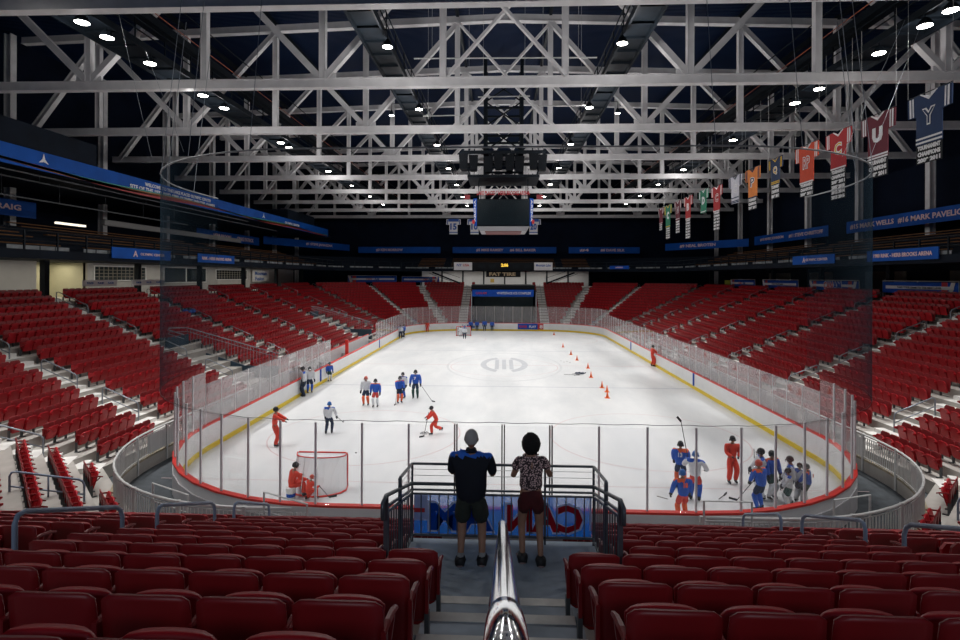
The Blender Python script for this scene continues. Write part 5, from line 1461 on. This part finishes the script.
    for s in (-1, 1): mb.sphere(Mh @ V((s * .017 * h, ry * .90, .006 * h)), .006 * h, .005 * h, .005 * h, 6, 5)
    local('eyes', mb, M['ktext'], t, True)
    # upper garment
    g = 1.0
    bulk = {'player': 1.78, 'goalie': 1.95, 'coach': 1.55, 'man': 1.10, 'woman': 1.10}[kind]
    hemp = pel - u * (.075 if kind == 'player' else .105 if kind == 'man' else .05) * h if kind in ('player', 'goalie', 'man') else pel - u * .02 * h
    if kind == 'woman': hemp = pel + u * .02 * h
    JJ = {'hem': hemp, 'waist': waist, 'chest': chest + u * .01 * h, 'top': neckb - u * .012 * h}
    EE = [('hem', 'waist'), ('waist', 'chest'), ('chest', 'top')]
    hr_ = {'player': .132, 'goalie': .14, 'coach': .118, 'man': .112, 'woman': .100}[kind] * h
    RR = {'hem': (hr_, hr_ * .72), 'waist': (.083 * h * bulk * .92, .062 * h * bulk * .92), 'chest': (.088 * h * bulk * .98, .066 * h * bulk), 'top': (.052 * h * max(1, bulk * .9), .048 * h)}
    if kind == 'man': RR['top'] = (.085 * h, .068 * h); JJ['top'] = neckb + u * .006 * h; RR['waist'] = (.135 * h, .10 * h); RR['chest'] = (.125 * h, .085 * h); RR['hem'] = (.142 * h, .105 * h)
    if kind == 'woman': RR['top'] = (.068 * h, .058 * h); JJ['top'] = neckb - u * .004 * h; RR['waist'] = (.098 * h, .075 * h); RR['chest'] = (.105 * h, .075 * h); RR['hem'] = (.118 * h, .085 * h)
    for s in (-1, 1):
        k = 'LR'[s > 0]; short = kind in ('man', 'woman')
        end = S[s].lerp(EL[s], .98 if kind == 'man' else .62) if short else EL[s]
        JJ.update({'s' + k: S[s], 'e' + k: end}); EE += [('chest', 's' + k), ('s' + k, 'e' + k)]
        RR.update({'s' + k: .038 * h * bulk, 'e' + k: (.034 if short else .028) * h * bulk})
        if not short:
            JJ['w' + k] = EL[s].lerp(HD[s], .93); EE.append(('e' + k, 'w' + k)); RR['w' + k] = .023 * h * bulk
    vs, fs = skin_geo(JJ, EE, RR, 'chest', 1 if not hires else 2)
    mb = MB(); cz = S[1].z; mats = [M[top]]
    mb.add(vs, fs)
    if yoke or hem:
        mats = [M[top], M[yoke or top], M[hem or top]]
        for i, f in enumerate(mb.f):
            c = sum((V(mb.v[j]) for j in f), V()) / len(f)
            if yoke and c.z > cz - .008 * h and (c - neckb).length < .21 * h: mb.m[i] = 1
            if hem:
                rel = (c - hemp).dot(u)
                if -.2 * h < rel < .030 * h and abs(c.x) < .17 * h and (c - hemp).length < .20 * h: mb.m[i] = 2
                for s in (-1, 1):
                    dd = (c - EL[s].lerp(HD[s], .45)).length
                    if dd < .035 * h: mb.m[i] = 2
    nm_ = {'player': 'jersey', 'goalie': 'jersey', 'coach': 'jacket', 'man': 'polo_shirt', 'woman': 'blouse'}[kind]
    ga = local(nm_, mb, mats, t, True)
    if number:
        n = V((0, math.cos(lean), -math.sin(lean))) * numside; n.normalize(); ax = u.cross(n); off = n * (.062 * h * bulk + .008 * h)
        tgt = local('number', text_mb(number, chest - u * .015 * h + off, ax, u, .085 * h, .095 * h, .006, .05), M['wtext'] if number != '18' else M['jorange'], ga)
    # trousers
    JP = {'pel': pel + u * .01 * h, 'belt': pel + u * .07 * h}; EP = [('pel', 'belt')]; RP = {'belt': (.075 * h, .06 * h), 'pel': (.094 * h * (1.2 if kind in ('player', 'goalie') else 1.0), .072 * h * (1.25 if kind in ('player', 'goalie') else 1.0))}
    if kind == 'man': RP['pel'] = (.108 * h, .085 * h)
    if kind == 'woman': RP['pel'] = (.100 * h, .080 * h)
    for s in (-1, 1):
        k = 'LR'[s > 0]; JP['h' + k] = HP[s]; EP.append(('pel', 'h' + k))
        if kind == 'coach': JP['k' + k] = KN[s]; JP['a' + k] = AN[s] + V((0, 0, -.005 * h)); EP += [('h' + k, 'k' + k), ('k' + k, 'a' + k)]; RP.update({'h' + k: .078 * h, 'k' + k: .060 * h, 'a' + k: .050 * h})
        elif kind == 'woman': JP['k' + k] = HP[s].lerp(KN[s], .62); EP.append(('h' + k, 'k' + k)); RP.update({'h' + k: .080 * h, 'k' + k: .076 * h})
        elif kind == 'man': JP['k' + k] = HP[s].lerp(KN[s], .98); EP.append(('h' + k, 'k' + k)); RP.update({'h' + k: .082 * h, 'k' + k: .068 * h})
        else: JP['k' + k] = HP[s].lerp(KN[s], .86); EP.append(('h' + k, 'k' + k)); RP.update({'h' + k: .075 * h, 'k' + k: .064 * h})
    vs, fs = skin_geo(JP, EP, RP, 'pel', 1); mb = MB(); mb.add(vs, fs)
    local({'woman': 'shorts', 'man': 'shorts', 'coach': 'trousers'}.get(kind, 'hockey_pants'), mb, M[pants], t, True)
    # socks / leg pads, footwear, gloves
    for s in (-1, 1):
        if kind in ('player', 'goalie'):
            mb = MB(); w = 1.5 if kind == 'goalie' else 1.0; a, b = HP[s].lerp(KN[s], .80), AN[s]
            mb.tube([a, KN[s], KN[s].lerp(b, .35), KN[s].lerp(b, .8), b + V((0, 0, .0))], [.046 * h * w, .050 * h * w, .048 * h * w, .036 * h * w, .034 * h * w], 10)
            local('sock' if kind == 'player' else 'leg_pad', mb, M[sock], t, True)
        if kind in ('man',):
            mb = MB(); mb.tube([KN[s].lerp(AN[s], .86), AN[s] + V((0, 0, -.01))], [.027 * h, .027 * h], 10); local('sock', mb, M['sock'], t, True)
        a = AN[s]; L = .10 * h; w = .026 * h
        if kind in ('player', 'coach', 'goalie'):
            z0 = a.z - .045 * h
            mb = MB(); mb.tube([(a.x, a.y - .03 * h, z0 + .02 * h), (a.x, a.y, z0 + .028 * h), (a.x, a.y + .05 * h, z0 + .020 * h), (a.x, a.y + .10 * h, z0 + .014 * h)], [.024 * h, .032 * h, .026 * h, .016 * h], 8)
            mb.tube([(a.x, a.y, z0 + .02 * h), (a.x, a.y - .004 * h, a.z + .035 * h)], [.030 * h, .033 * h], 8); bt = local('skate', mb, M['hblack'], t, True)
            mb = MB(); mb.box(a.x - .004, a.x + .004, a.y - .035 * h, a.y + .105 * h, z0 - lift, z0 - lift * .5); mb.box(a.x - .007, a.x + .007, a.y - .02 * h, a.y + .0 * h, z0 - lift * .6, z0 + .01 * h); mb.box(a.x - .007, a.x + .007, a.y + .06 * h, a.y + .08 * h, z0 - lift * .6, z0 + .01 * h)
            local('skate_blade', mb, M['blade'], bt)
        else:
            z0 = .0; w = .030 * h
            mb = MB(); mb.tube([(a.x, a.y - .035 * h, z0 + .026), (a.x, a.y, z0 + .040 * h), (a.x + s * .006, a.y + .05 * h, z0 + .032), (a.x + s * .012, a.y + .105 * h, z0 + .022)], [.034 * h, .042 * h, .037 * h, .026 * h], 10)
            bt = local('shoe', mb, M['shoe'], t, True)
            mb = MB(); mb.tube([(a.x, a.y - .040 * h, z0 + .012), (a.x, a.y, z0 + .012), (a.x + s * .006, a.y + .06 * h, z0 + .012), (a.x + s * .012, a.y + .115 * h, z0 + .012)], [.012, .014, .014, .012], 6)
            for i in range(len(mb.v)): x, y, z = mb.v[i]; mb.v[i] = (a.x + (x - a.x) * 3.4, y, z)
            local('shoe_sole', mb, M['sole'], bt)
        if kind in ('player', 'goalie', 'coach'):
            mb = MB(); pd = (HD[s] - EL[s]).normalized(); add_hand(mb, GLOVE, HD[s] - pd * .02, pd, (0, .3, -1), h / 1.75 * (1.15 if kind != 'coach' else .7), s > 0)
            if kind != 'coach': mb.tube([HD[s] - pd * .05 * h, HD[s] + pd * .01 * h], [.034 * h, .030 * h], 8)
            local('glove', mb, M['glove'], t, True)
    # head wear
    if kind in ('player', 'goalie', 'coach'):
        mb = MB(); i0 = 0; mb.sphere((0, -.006 * h, .010 * h), rx * 1.22, ry * 1.20, rzz * 1.08, 16, 10, -.45)
        for s in (-1, 1): mb.sphere((s * rx * 1.25, -.002 * h, -.015 * h), .010 * h, .022 * h, .022 * h, 8, 5)
        mb.xform(Mh); hl_ = local('helmet' if kind != 'coach' or helmet != 'cap' else 'cap', mb, M[helmet if helmet != 'cap' else 'hblack'], t, True)
        if kind != 'coach':
            mb = MB()
            for k in range(5):
                z = .012 * h - k * .016 * h; pts = [V((rx * 1.28 * math.sin(a_), ry * 1.38 * math.cos(a_), z)) for a_ in (-1.3, -.8, -.3, .3, .8, 1.3)]; mb.tube(pts, .002 * h, 4)
            for xx in (-.03, -.015, 0, .015, .03): mb.tube([(xx * h, ry * 1.34, .014 * h), (xx * h, ry * 1.36, -.052 * h)], .002 * h, 4)
            mb.xform(Mh); local('face_cage', mb, M['blade'], hl_)
        else:
            mb = MB(); mb.prism([(-.03 * h, ry * 1.1), (.03 * h, ry * 1.1), (.022 * h, ry * 1.6), (-.022 * h, ry * 1.6)], (0, 0, .022 * h), (1, 0, 0), (0, 1, 0), (0, 0, 1), .004); mb.xform(Mh); local('peak', mb, M['hblack'], hl_)
    return t, {s: t.matrix_basis @ HD[s] for s in (-1, 1)}

def place(xf, yf, ytop):
    p = at_z(xf, yf, 0.0); top = at_y(xf, ytop, p.y).z; return V((p.x, p.y, 0)), top
def stick(p, q, label, m='stick', r=.013, blade=True):
    p, q = V(p), V(q); mb = MB(); mb.tube([p, q], r, 6); d = (q - p).normalized()
    t = empty('hockey_stick', tuple(p), 0, label, 'hockey stick', 'hockey sticks'); obj('shaft', mb, M[m], t)
    if blade:
        sd = V((-d.y, d.x, 0)); sd = sd.normalized() if sd.length > .05 else V((1, 0, 0)); f = V((d.x, d.y, 0)); f = f.normalized() if f.length > .1 else V((1, 0, 0))
        if q.z < .25: e = q + f * .27; e.z = q.z
        else: e = q + d * .18 + sd * .14
        mb = MB(); mb.bar(q, e, .02, .075, (0, 0, 1)); obj('blade', mb, M['stick'], t)
    return t
FA = math.pi     # facing the camera
def pl(x, yf, yt, rz, label, **k):
    p, H = place(x, yf, yt); p.x = max(RC - 12.7, min(RC + 12.7, p.x)); p.y = min(p.y, 76.6); H = max(1.2, min(2.0, H)); return person(p, rz, H / 1.02, label, **k)
orb = dict(yoke='jorange', hem='jorange')
two = {-1: (-.10, .20, .50), 1: (.13, .18, .42)}
# group at lower right
H1 = 1.66
p = at_z(683, 468.5, H1); person((p.x, p.y, 0), R(8), H1 / 1.02, 'player in blue jersey numbered 18 and blue helmet, back turned, nearest the glass', helmet='hblue', number='18', pants='pred', sock='jorange', hands={-1: (-.20, .12, .46), 1: (.19, .10, .46)}, **orb)
p = at_z(680.5, 440.5, 1.72); person((p.x, p.y, 0), R(-20), 1.70, 'player in orange-shouldered blue jersey behind the number 18 player', helmet='hblack', pants='pnavy', sock='jorange', number='13', numside=-1, lean=.08, hands={-1: (-.14, .18, .52), 1: (.14, .22, .58)}, **orb)
_, hh = pl(695, 501, 450, R(-30), 'player in white and blue jersey with red pants raising a stick', top='jwhite', yoke='jblue', helmet='hblue', pants='pred', sock='jblue', hands={-1: (-.16, .16, .72), 1: (.18, .14, .62)})
b = at_y(681, 421.5, hh[-1].y + .3); stick(hh[-1] - (b - hh[-1]).normalized() * .25, b, 'stick held upright by the white jersey player at lower right')
pl(732, 483, 434.5, FA, 'coach in plain red track suit standing alone facing the camera', kind='coach', top='coachred', pants='coachred', helmet='cap', hands={-1: (-.06, .17, .60), 1: (.06, .17, .60)})
pl(762, 499, 447, R(80), 'player in blue jersey and black helmet behind the red helmeted player', helmet='hblack', pants='pnavy', top='jwhite', yoke='jblue', hands={-1: (-.1, .25, .55), 1: (.16, .2, .5)})
_, hh = pl(760, 511, 459, R(25), 'player in red helmet and blue jersey leaning on a stick', helmet='hred', pants='pnavy', sock='jblue', lean=.15, hands={-1: (-.06, .2, .50), 1: (.12, .2, .55)}, **orb)
b = at_z(737, 500, .03); stick(hh[1] + V((.03, -.05, .1)), b, 'stick reaching down left from the red helmeted player')
pl(771, 499, 449, R(200), 'player in orange and blue jersey standing back to the red helmeted player', helmet='hblack', pants='pgreen', sock='jwhite', hands={-1: (-.15, .1, .5), 1: (.15, .1, .5)}, **orb)
pl(791, 504, 455, R(60), 'tall player in white and blue jersey and black cage helmet at the right', helmet='hblack', top='jwhite', yoke='jblue', hem='jblue', pants='pnavy', sock='jwhite', hands=two)
pl(789, 509, 467, R(75), 'short player with dark green pants in front of the tall white jersey player', helmet='hblack', top='jwhite', yoke='jblue', pants='pgreen', sock='jwhite', hands=two)
pl(799, 503, 462, R(-60), 'goalie in white pads and dark mask squeezed between the right players', kind='goalie', top='jwhite', yoke='jblue', helmet='hblack', pants='pnavy', sock='jwhite', hands=two)
pl(807.5, 505, 463, R(50), 'player in blue jersey with orange back number at the far right of the rink', helmet='hblack', number='18', pants='pgreen', sock='jwhite', hands=two, **orb)
b = at_z(724, 495, .04); stick(at_z(719, 499, .05), b, 'dark stick blade lying on the ice left of the standing red coach')
a = at_z(668, 499, .95); b = at_z(657, 496, .95); stick(a, b, 'grey stick held level left of the number 18 player', 'stickw', blade=False)
a = at_z(754, 449, 1.5); b = at_z(755, 477, .1); stick(a, b, 'upright stick beside the player in blue behind red helmet')
# left side
pl(275, 446.5, 406, R(-80), 'coach in red track suit and black cap pointing to the right', kind='coach', top='coachred', pants='coachred', helmet='cap', hands={-1: (-.05, .30, .66), 1: (.06, .30, .62)}, lean=.05)
_, hh = pl(329, 434, 401, FA + R(180), 'lone player in white and blue jersey with navy pants, back to the camera', top='jwhite', yoke='jblue', helmet='hblue', pants='pnavy', sock='pnavy', feet={-1: (-.09, -.03), 1: (.07, .05)}, hands={-1: (-.15, .1, .48), 1: (.20, .12, .52)})
stick(hh[1], at_z(343, 422, .03), 'thin stick held by the lone white and blue player')
_, hh = pl(434, 434.5, 402.5, R(110), 'skater in red suit and black helmet striding with a stick', kind='coach', top='coachred', pants='coachred', helmet='hblack', lean=.45, hands={-1: (-.02, .30, .46), 1: (.06, .26, .55)}, feet={-1: (-.05, .08), 1: (.08, -.28, .08)}, crouch=.05)
stick(hh[-1] + V((.1, 0, .35)), at_z(424, 436, .03), 'stick swept to the ice by the striding red skater')
# coach on a bucket and helper beside
p = at_z(291, 498, 0); p.z = 0
bk = empty('bucket', (p.x, p.y, 0), 0, 'white and blue bucket under the seated red coach', 'bucket')
mb = MB(); mb.lathe((p.x, p.y, 0), [(.14, 0), (.165, .36), (.175, .37), (.17, .38)], 16); obj('pail', mb, M['white'], bk, True)
mb = MB(); mb.lathe((p.x, p.y, .06), [(.149, 0), (.155, .12)], 16); obj('blue_label', mb, M['blue2'], bk, True)
person((p.x, p.y, 0), R(-48), 1.68, 'coach in red suit and dark cap sitting on a bucket by the goal', kind='coach', top='coachred', pants='coachred', helmet='hblack', sit=.44, lean=.24, hands={-1: (-.1, .30, .38), 1: (.1, .30, .34)}, feet={-1: (-.10, .24), 1: (.12, .22)})
p = at_z(306, 505, 0)
_, hh = person((p.x, p.y + .35, 0), R(-35), 1.20, 'small helper in red suit crouching at the near boards by the goal', kind='coach', top='coachred', pants='coachred', helmet='hred', crouch=.26, lean=.35, hands={-1: (-.12, .22, .42), 1: (.16, .2, .40)}, feet={-1: (-.1, -.04), 1: (.1, .14)})
stick(hh[1], at_z(329, 497, .03), 'stick lying out to the right of the crouching helper')
stick(at_z(301, 490, .6), at_z(305, 458, 1.1), 'stick standing upright beside the goal post near the seated coach', 'stickw', blade=False)
# middle group
pl(366, 405.5, 375.5, FA, 'player in white jersey and orange helmet, leftmost of the middle group', top='jwhite', helmet='hred', pants='pnavy', sock='jorange')
pl(375.5, 407, 378, FA, 'player in blue jersey beside the white jersey player, middle group', helmet='hblack', pants='pred', sock='jwhite', **orb)
pl(399.5, 403, 375, FA + R(30), 'player in blue and navy crouching slightly in front of a taller one', helmet='hblack', pants='pnavy', sock='jorange', lean=.2, hands=two, **orb)
pl(403, 398, 371.5, FA - R(20), 'player in white sleeves half hidden behind the crouching player', top='jwhite', yoke='jblue', helmet='hblack', pants='pnavy', sock='jblue')
_, hh = pl(415.5, 398.5, 369, FA, 'player in blue jersey and pale helmet, rightmost of the middle group', helmet='hblack', number='7', numside=1, pants='pnavy', sock='pgreen', top='jblue', hem='jorange', hands={-1: (-.19, .06, .44), 1: (.19, .06, .44)})
stick(hh[-1], at_z(432, 401, .03), 'thin stick slanting right from the rightmost middle player')
stick(at_z(397, 390, .8), at_z(395.5, 404, .03), 'thin upright stick of the crouching middle player', 'stickw')
# along the left boards
pl(300, 396.5, 365.5, R(120), 'player in white and pink jersey leaning on the left boards, nearest of three', top='jwhite', yoke='jblue', helmet='hblack', pants='pnavy', sock='pnavy', lean=.15)
pl(306, 393, 366, R(-150), 'player in purple blue jersey at the left boards, middle of three', helmet='hblack', pants='pnavy', sock='jblue', top='jwhite', hem='jorange')
pl(311.5, 381, 361.5, R(-140), 'player in blue jersey at the left boards, farthest of three', helmet='hblack', pants='pgreen', sock='jwhite', **orb)
# far end
pl(394.5, 337, 324, R(-60), 'tiny player in blue and white, left of the far corner trio', top='jblue', yoke='jwhite', pants='pnavy', sock='pnavy')
pl(399.5, 338.5, 324.5, FA, 'tiny player in white jersey, front of the far corner trio', top='jwhite', yoke='jblue', pants='pnavy', sock='pnavy')
pl(404, 337, 324, R(60), 'tiny player in blue jersey, right of the far corner trio', top='jblue', pants='pnavy', sock='jwhite')
pl(427.5, 332, 321, FA, 'tiny coach in red suit at the far boards left of the far goal', kind='coach', top='coachred', pants='coachred', helmet='hblack')
pl(464.5, 339, 326, 0, 'tiny player in front of the far goal with navy pants', top='jwhite', yoke='jblue', pants='pnavy', sock='pnavy', helmet='hblue')
pl(460.5, 336.5, 326, FA, 'tiny goalie in white pads standing in the far goal', kind='goalie', top='jwhite', pants='jwhite', sock='jwhite', helmet='hblack')
for i, (x, w) in enumerate(((472, 'first from the left'), (478, 'second from the left'), (485.3, 'third from the left, tallest'), (492.5, 'rightmost, a little apart'))):
    pl(x, 329, 318.3 - (1 if i == 2 else 0), FA, f'tiny player in blue jersey lined up at the far boards, {w}', top='jblue', hem='jwhite', pants='pnavy', sock='pgreen' if i % 2 else 'pnavy')
pl(655, 366.5, 344.5, R(-75), 'coach in red suit and black cap standing at the right boards', kind='coach', top='coachred', pants='coachred', helmet='cap', hands={-1: (-.05, .25, .62), 1: (.06, .25, .66)})

# two spectators on the landing
pm, _ = None, None
person((at_y(471, 560, 7.42).x, 7.36, ZL), R(-3), 1.82, 'man in navy polo shirt and olive shorts leaning on the landing railing', kind='man', top='polo', yoke='poloblue', pants='shorts', lean=.03, hands={-1: (-.10, .20, .655), 1: (.12, .20, .640)}, feet={-1: (-.075, -.02), 1: (.085, .0)}, arm_pole=(.35, -.35, -1), hires=True)
man = bpy.data.objects[[o.name for o in COL.objects if o.type == 'EMPTY' and o.get('label', '').startswith('man in navy')][0]]
def hair(t, h, lean, kindm):
    u = V((0, math.sin(lean), math.cos(lean))); pel = V((0, -.35 * lean * h * .5, .535 * h)); nb = pel + u * .305 * h; hu = V((0, math.sin(lean * .6), math.cos(lean * .6))); head = nb + hu * .086 * h + V((0, .012 * h, 0))
    mb = MB(); rx, ry, rz_ = .048 * h, .058 * h, .066 * h; random.seed(3)
    if kindm == 'short':
        mb.sphere((0, -.004 * h, .006 * h), rx * 1.07, ry * 1.04, rz_ * 1.0, 24, 14, -.55)
        for i, (x, y, z) in enumerate(mb.v):
            if y > .012 * h and z < .034 * h: mb.v[i] = (x * .93, y * .9, z)
        m = M['hairgrey']
    else:
        mb.sphere((0, -.012 * h, -.004 * h), rx * 1.50, ry * 1.40, rz_ * 1.28, 32, 24, -.92)
        for i, (x, y, z) in enumerate(mb.v):
            f = 1 + .06 * math.sin(x * 190) * math.sin(y * 170 + 1) * math.sin(z * 160) + random.uniform(-.03, .03)
            if y > .02 * h and z < .03 * h: f *= .62 if abs(x) < .03 * h else .85
            mb.v[i] = (x * f, y * f, z * f)
        m = M['hairdark']
    mb.xform(Matrix.Translation(head)); local('hair', mb, m, t, True)
hair(man, 1.82, .03, 'short')
mb = MB(); mb.tube([(0, 0, 1.82 * .835), (0, .0, 1.82 * .862)], [.085, .064], 14); local('collar', mb, M['polo'], man, True)
tw, _ = person((at_y(530.5, 558, 7.46).x, 7.40, ZL), R(2), 1.76, 'woman with dark curly hair, patterned blouse and dark red shorts at the railing', kind='woman', top='blouse', pants='rshorts', lean=.04, hands={-1: (-.09, .20, .665), 1: (.13, .20, .68)}, feet={-1: (-.062, .03), 1: (.075, -.02)}, arm_pole=(.45, -.3, -1), hires=True)
hair(tw, 1.76, .04, 'curly')
mb = MB(); mb.prism([(-.008, 1.36), (.008, 1.36), (.012, 1.30), (0, 1.27), (-.012, 1.30)], (0, -.145, .06), (1, 0, 0), (0, 0, 1), (0, 1, 0), .01); local('keyhole', mb, M['skin'], tw)

# ------------------------------------------------------------------ goals
def goal(x, y, rz, lab):
    t = empty('hockey_goal', (x, y, 0), rz, lab, 'goal', 'hockey goals'); w, h, d = .915, 1.22, 1.05
    mb = MB(); mb.tube([(-w, 0, 0), (-w, 0, h - .06), (-w + .06, 0, h), (w - .06, 0, h), (w, 0, h - .06), (w, 0, 0)], .035, 10); local('goal_frame', mb, M['redcap'], t, True)
    mb = MB(); base = [(-w, 0, .03)] + [(-(w + .12) * math.cos(a), -d * math.sin(a) ** .8, .03) for a in [R(18 * i) for i in range(1, 10)]] + [(w, 0, .03)]
    mb.tube(base, .032, 8); local('base_frame', mb, M['redcap'], t, True)
    mb = MB(); topb = [(-w, 0, h)] + [(-w * math.cos(a), -.45 * math.sin(a) ** .8, h - .05) for a in [R(18 * i) for i in range(1, 10)]] + [(w, 0, h)]
    mb.tube(topb, .022, 8); local('top_frame', mb, M['redcap'], t, True)
    mb = MB(); n = len(base)
    for f in (0, .5, 1):
        for a, b in zip(base, topb): mb.v.append(tuple(V(a).lerp(V(b), f) + V((0, -.04 * (f == .5), 0))))
    for j in (0, 1):
        for i in range(n - 1): mb.f.append((j * n + i, j * n + i + 1, (j + 1) * n + i + 1, (j + 1) * n + i)); mb.m.append(0)
    o = 2 * n; mb.f.append(tuple(range(o, o + n))); mb.m.append(0)
    local('net', mb, M['goalnet'], t)
    mb = MB()
    for x0 in (-.12, .12): mb.tube([(x0, -.45, h - .05), (x0, -.2, .6), (x0, -1.03, .04)], .01, 5)
    local('centre_strap', mb, M['wtext'], t); return t
g0 = at_z(321.5, 487, 0); goal(g0.x, g0.y + .1, 0, 'red framed hockey goal with white net at the near end, back to the camera')
g1 = at_z(463.5, 336, 0); goal(g1.x, g1.y, R(180), 'small hockey goal at the far end behind two tiny players')

# cones
for i, (x, y, w) in enumerate(((554, 335, 'farthest and reddest'), (563, 347.3, 'second from the far end'), (571, 354.8, 'third from the far end'), (577, 360.3, 'fourth from the far end'), (588, 368.3, 'fifth from the far end'), (591, 377.5, 'sixth from the far end, by the dark stick heap'), (602, 387.8, 'seventh, upper left of the close pair'), (607, 392, 'upper of the close pair'), (607.3, 398, 'nearest, lower of the close pair'))):
    p = at_z(x, y, 0); t = empty('traffic_cone', (p.x, p.y, 0), 0, f'small orange cone on the ice, {w}', 'cone', 'orange cones in a line on the ice')
    s_ = .75; mb = MB(); mb.lathe((0, 0, .02), [(.14 * s_, 0), (.05 * s_, .30), (.028 * s_, .42), (.02 * s_, .43)], 12); local('cone_body', mb, M['orange'], t, True)
    mb = MB(); mb.box(-.15, .15, -.15, .15, 0.002, .03); local('base', mb, M['orange'], t)
# pucks and dark kit on the ice
def puck(x, y, lab):
    p = at_z(x, y, 0); mb = MB(); mb.lathe((p.x, p.y, .003), [(.036, 0), (.04, .004), (.04, .022), (.036, .026)], 14)
    tag(obj('puck', mb, M['hblack'], None, False, off=(p.x, p.y, 0)), lab, 'puck', 'pucks on the ice')
for i, (x, y) in enumerate(((421, 433.5), (422.3, 432.6), (424, 432.3), (425.5, 433), (426.8, 432.2), (423, 434), (426, 434.2), (428, 433.2))): puck(x, y, 'black puck in the small heap beside the striding red skater')
for (x, y, w) in ((318, 475, 'lower of two pucks seen through the near goal net'), (316.5, 478, 'upper left puck seen through the near goal net'), (356, 453, 'single puck on open ice right of the near goal')): puck(x, y, 'black ' + w)
for (x, y, x2, y2, w) in ((564, 374.5, 576, 374.8, 'left'), (572, 374, 581, 372.8, 'middle'), (574, 375.5, 584, 373.2, 'right')):
    stick(at_z(x, y, .03), at_z(x2, y2, .03), f'stick lying in the dark heap by the cones, {w} one')
p = at_z(578, 374.5, 0); mb = MB()
for i in range(3): mb.sphere((p.x - .1 + .22 * i, p.y + .1 * (i % 2), .07), .16, .14, .12, 8, 5, 0.0)
tag(obj('equipment_bag', mb, M['pnavy'], None, True, off=(p.x, p.y, 0)), 'low black bundle of kit on the ice beside the cones', 'bag')
for i, (x, y) in enumerate(((561, 361), (564, 362.2), (567, 361.5), (570, 362.6))): puck(x, y, 'small dark puck scattered left of the fourth cone')
# red and white ice-level net behind the right boards
p = at_y(667, 366, 55); t = empty('folded_goal', (13.9, 53.5, 0), 0, 'small red framed goal stored behind the right boards glass', 'goal')
mb = MB(); mb.tube([(13.6, 53, 0), (13.6, 53, 2.2), (13.6, 54.4, 2.2), (13.6, 54.4, 0)], .04, 6); obj('frame', mb, M['redcap'], t)
mb = MB(); mb.add([(13.62, 53, .1), (13.62, 54.4, .1), (13.62, 54.4, 2.1), (13.62, 53, 2.1)], [(0, 1, 2, 3)]); obj('net', mb, M['goalnet'], t)
# one dark blue coat left on a seat, upper left
p = V((-24.6, 40.6, 0)); mb = MB()
for i in range(6): mb.sphere((p.x + .12 * (i % 2), p.y + .3 * i, zs(10) - .25 + .08 * (i % 3)), .22, .24, .2, 8, 6)
tag(obj('coat', mb, M['btext'], None, True, off=(p.x, p.y, zs(10) - .5)), 'blue coats heaped on seats in the upper left stand', 'coat')

# ------------------------------------------------------------------ light
def area(name, loc, size, e, col=(1, 1, 1), rot=(0, 0, 0), spread=180):
    ld = bpy.data.lights.new(name, 'AREA'); ld.shape = 'RECTANGLE'; ld.size = size[0]; ld.size_y = size[1]; ld.energy = e; ld.color = col; ld.spread = R(spread)
    o = bpy.data.objects.new(name, ld); COL.objects.link(o); o.location = loc; o.rotation_euler = rot; return o
area('near_fill_light', (0, -5, 10.6), (16, 1.2), 42, (.80, .90, 1), (R(68), 0, 0), 44)  # added fill light behind the camera; brightens posts, people and landing
area('lobby_lamp', (-34.4, 39.3, 8.5), (1.5, 3.5), 60, (1, .92, .65))
area('concourse_lamp', (-31.0, 50, 8.55), (.3, 46), 300, (1, .93, .80))
area('far_concourse_lamp', (0, 94.5, 8.55), (28, .3), 420, (1, .97, .92))
w = bpy.data.worlds.new('world'); SC.world = w; w.use_nodes = True
w.node_tree.nodes['Background'].inputs['Color'].default_value = (.22, .38, .70, 1); w.node_tree.nodes['Background'].inputs['Strength'].default_value = .10
SC.view_settings.view_transform = 'Standard'; SC.view_settings.look = 'None'; SC.view_settings.gamma = 1; SC.view_settings.exposure = 0
SC.cycles.use_denoising = True
SC.cycles.max_bounces = 6; SC.cycles.transparent_max_bounces = 24; SC.cycles.diffuse_bounces = 3; SC.cycles.glossy_bounces = 3
SC.cycles.sample_clamp_indirect = 6
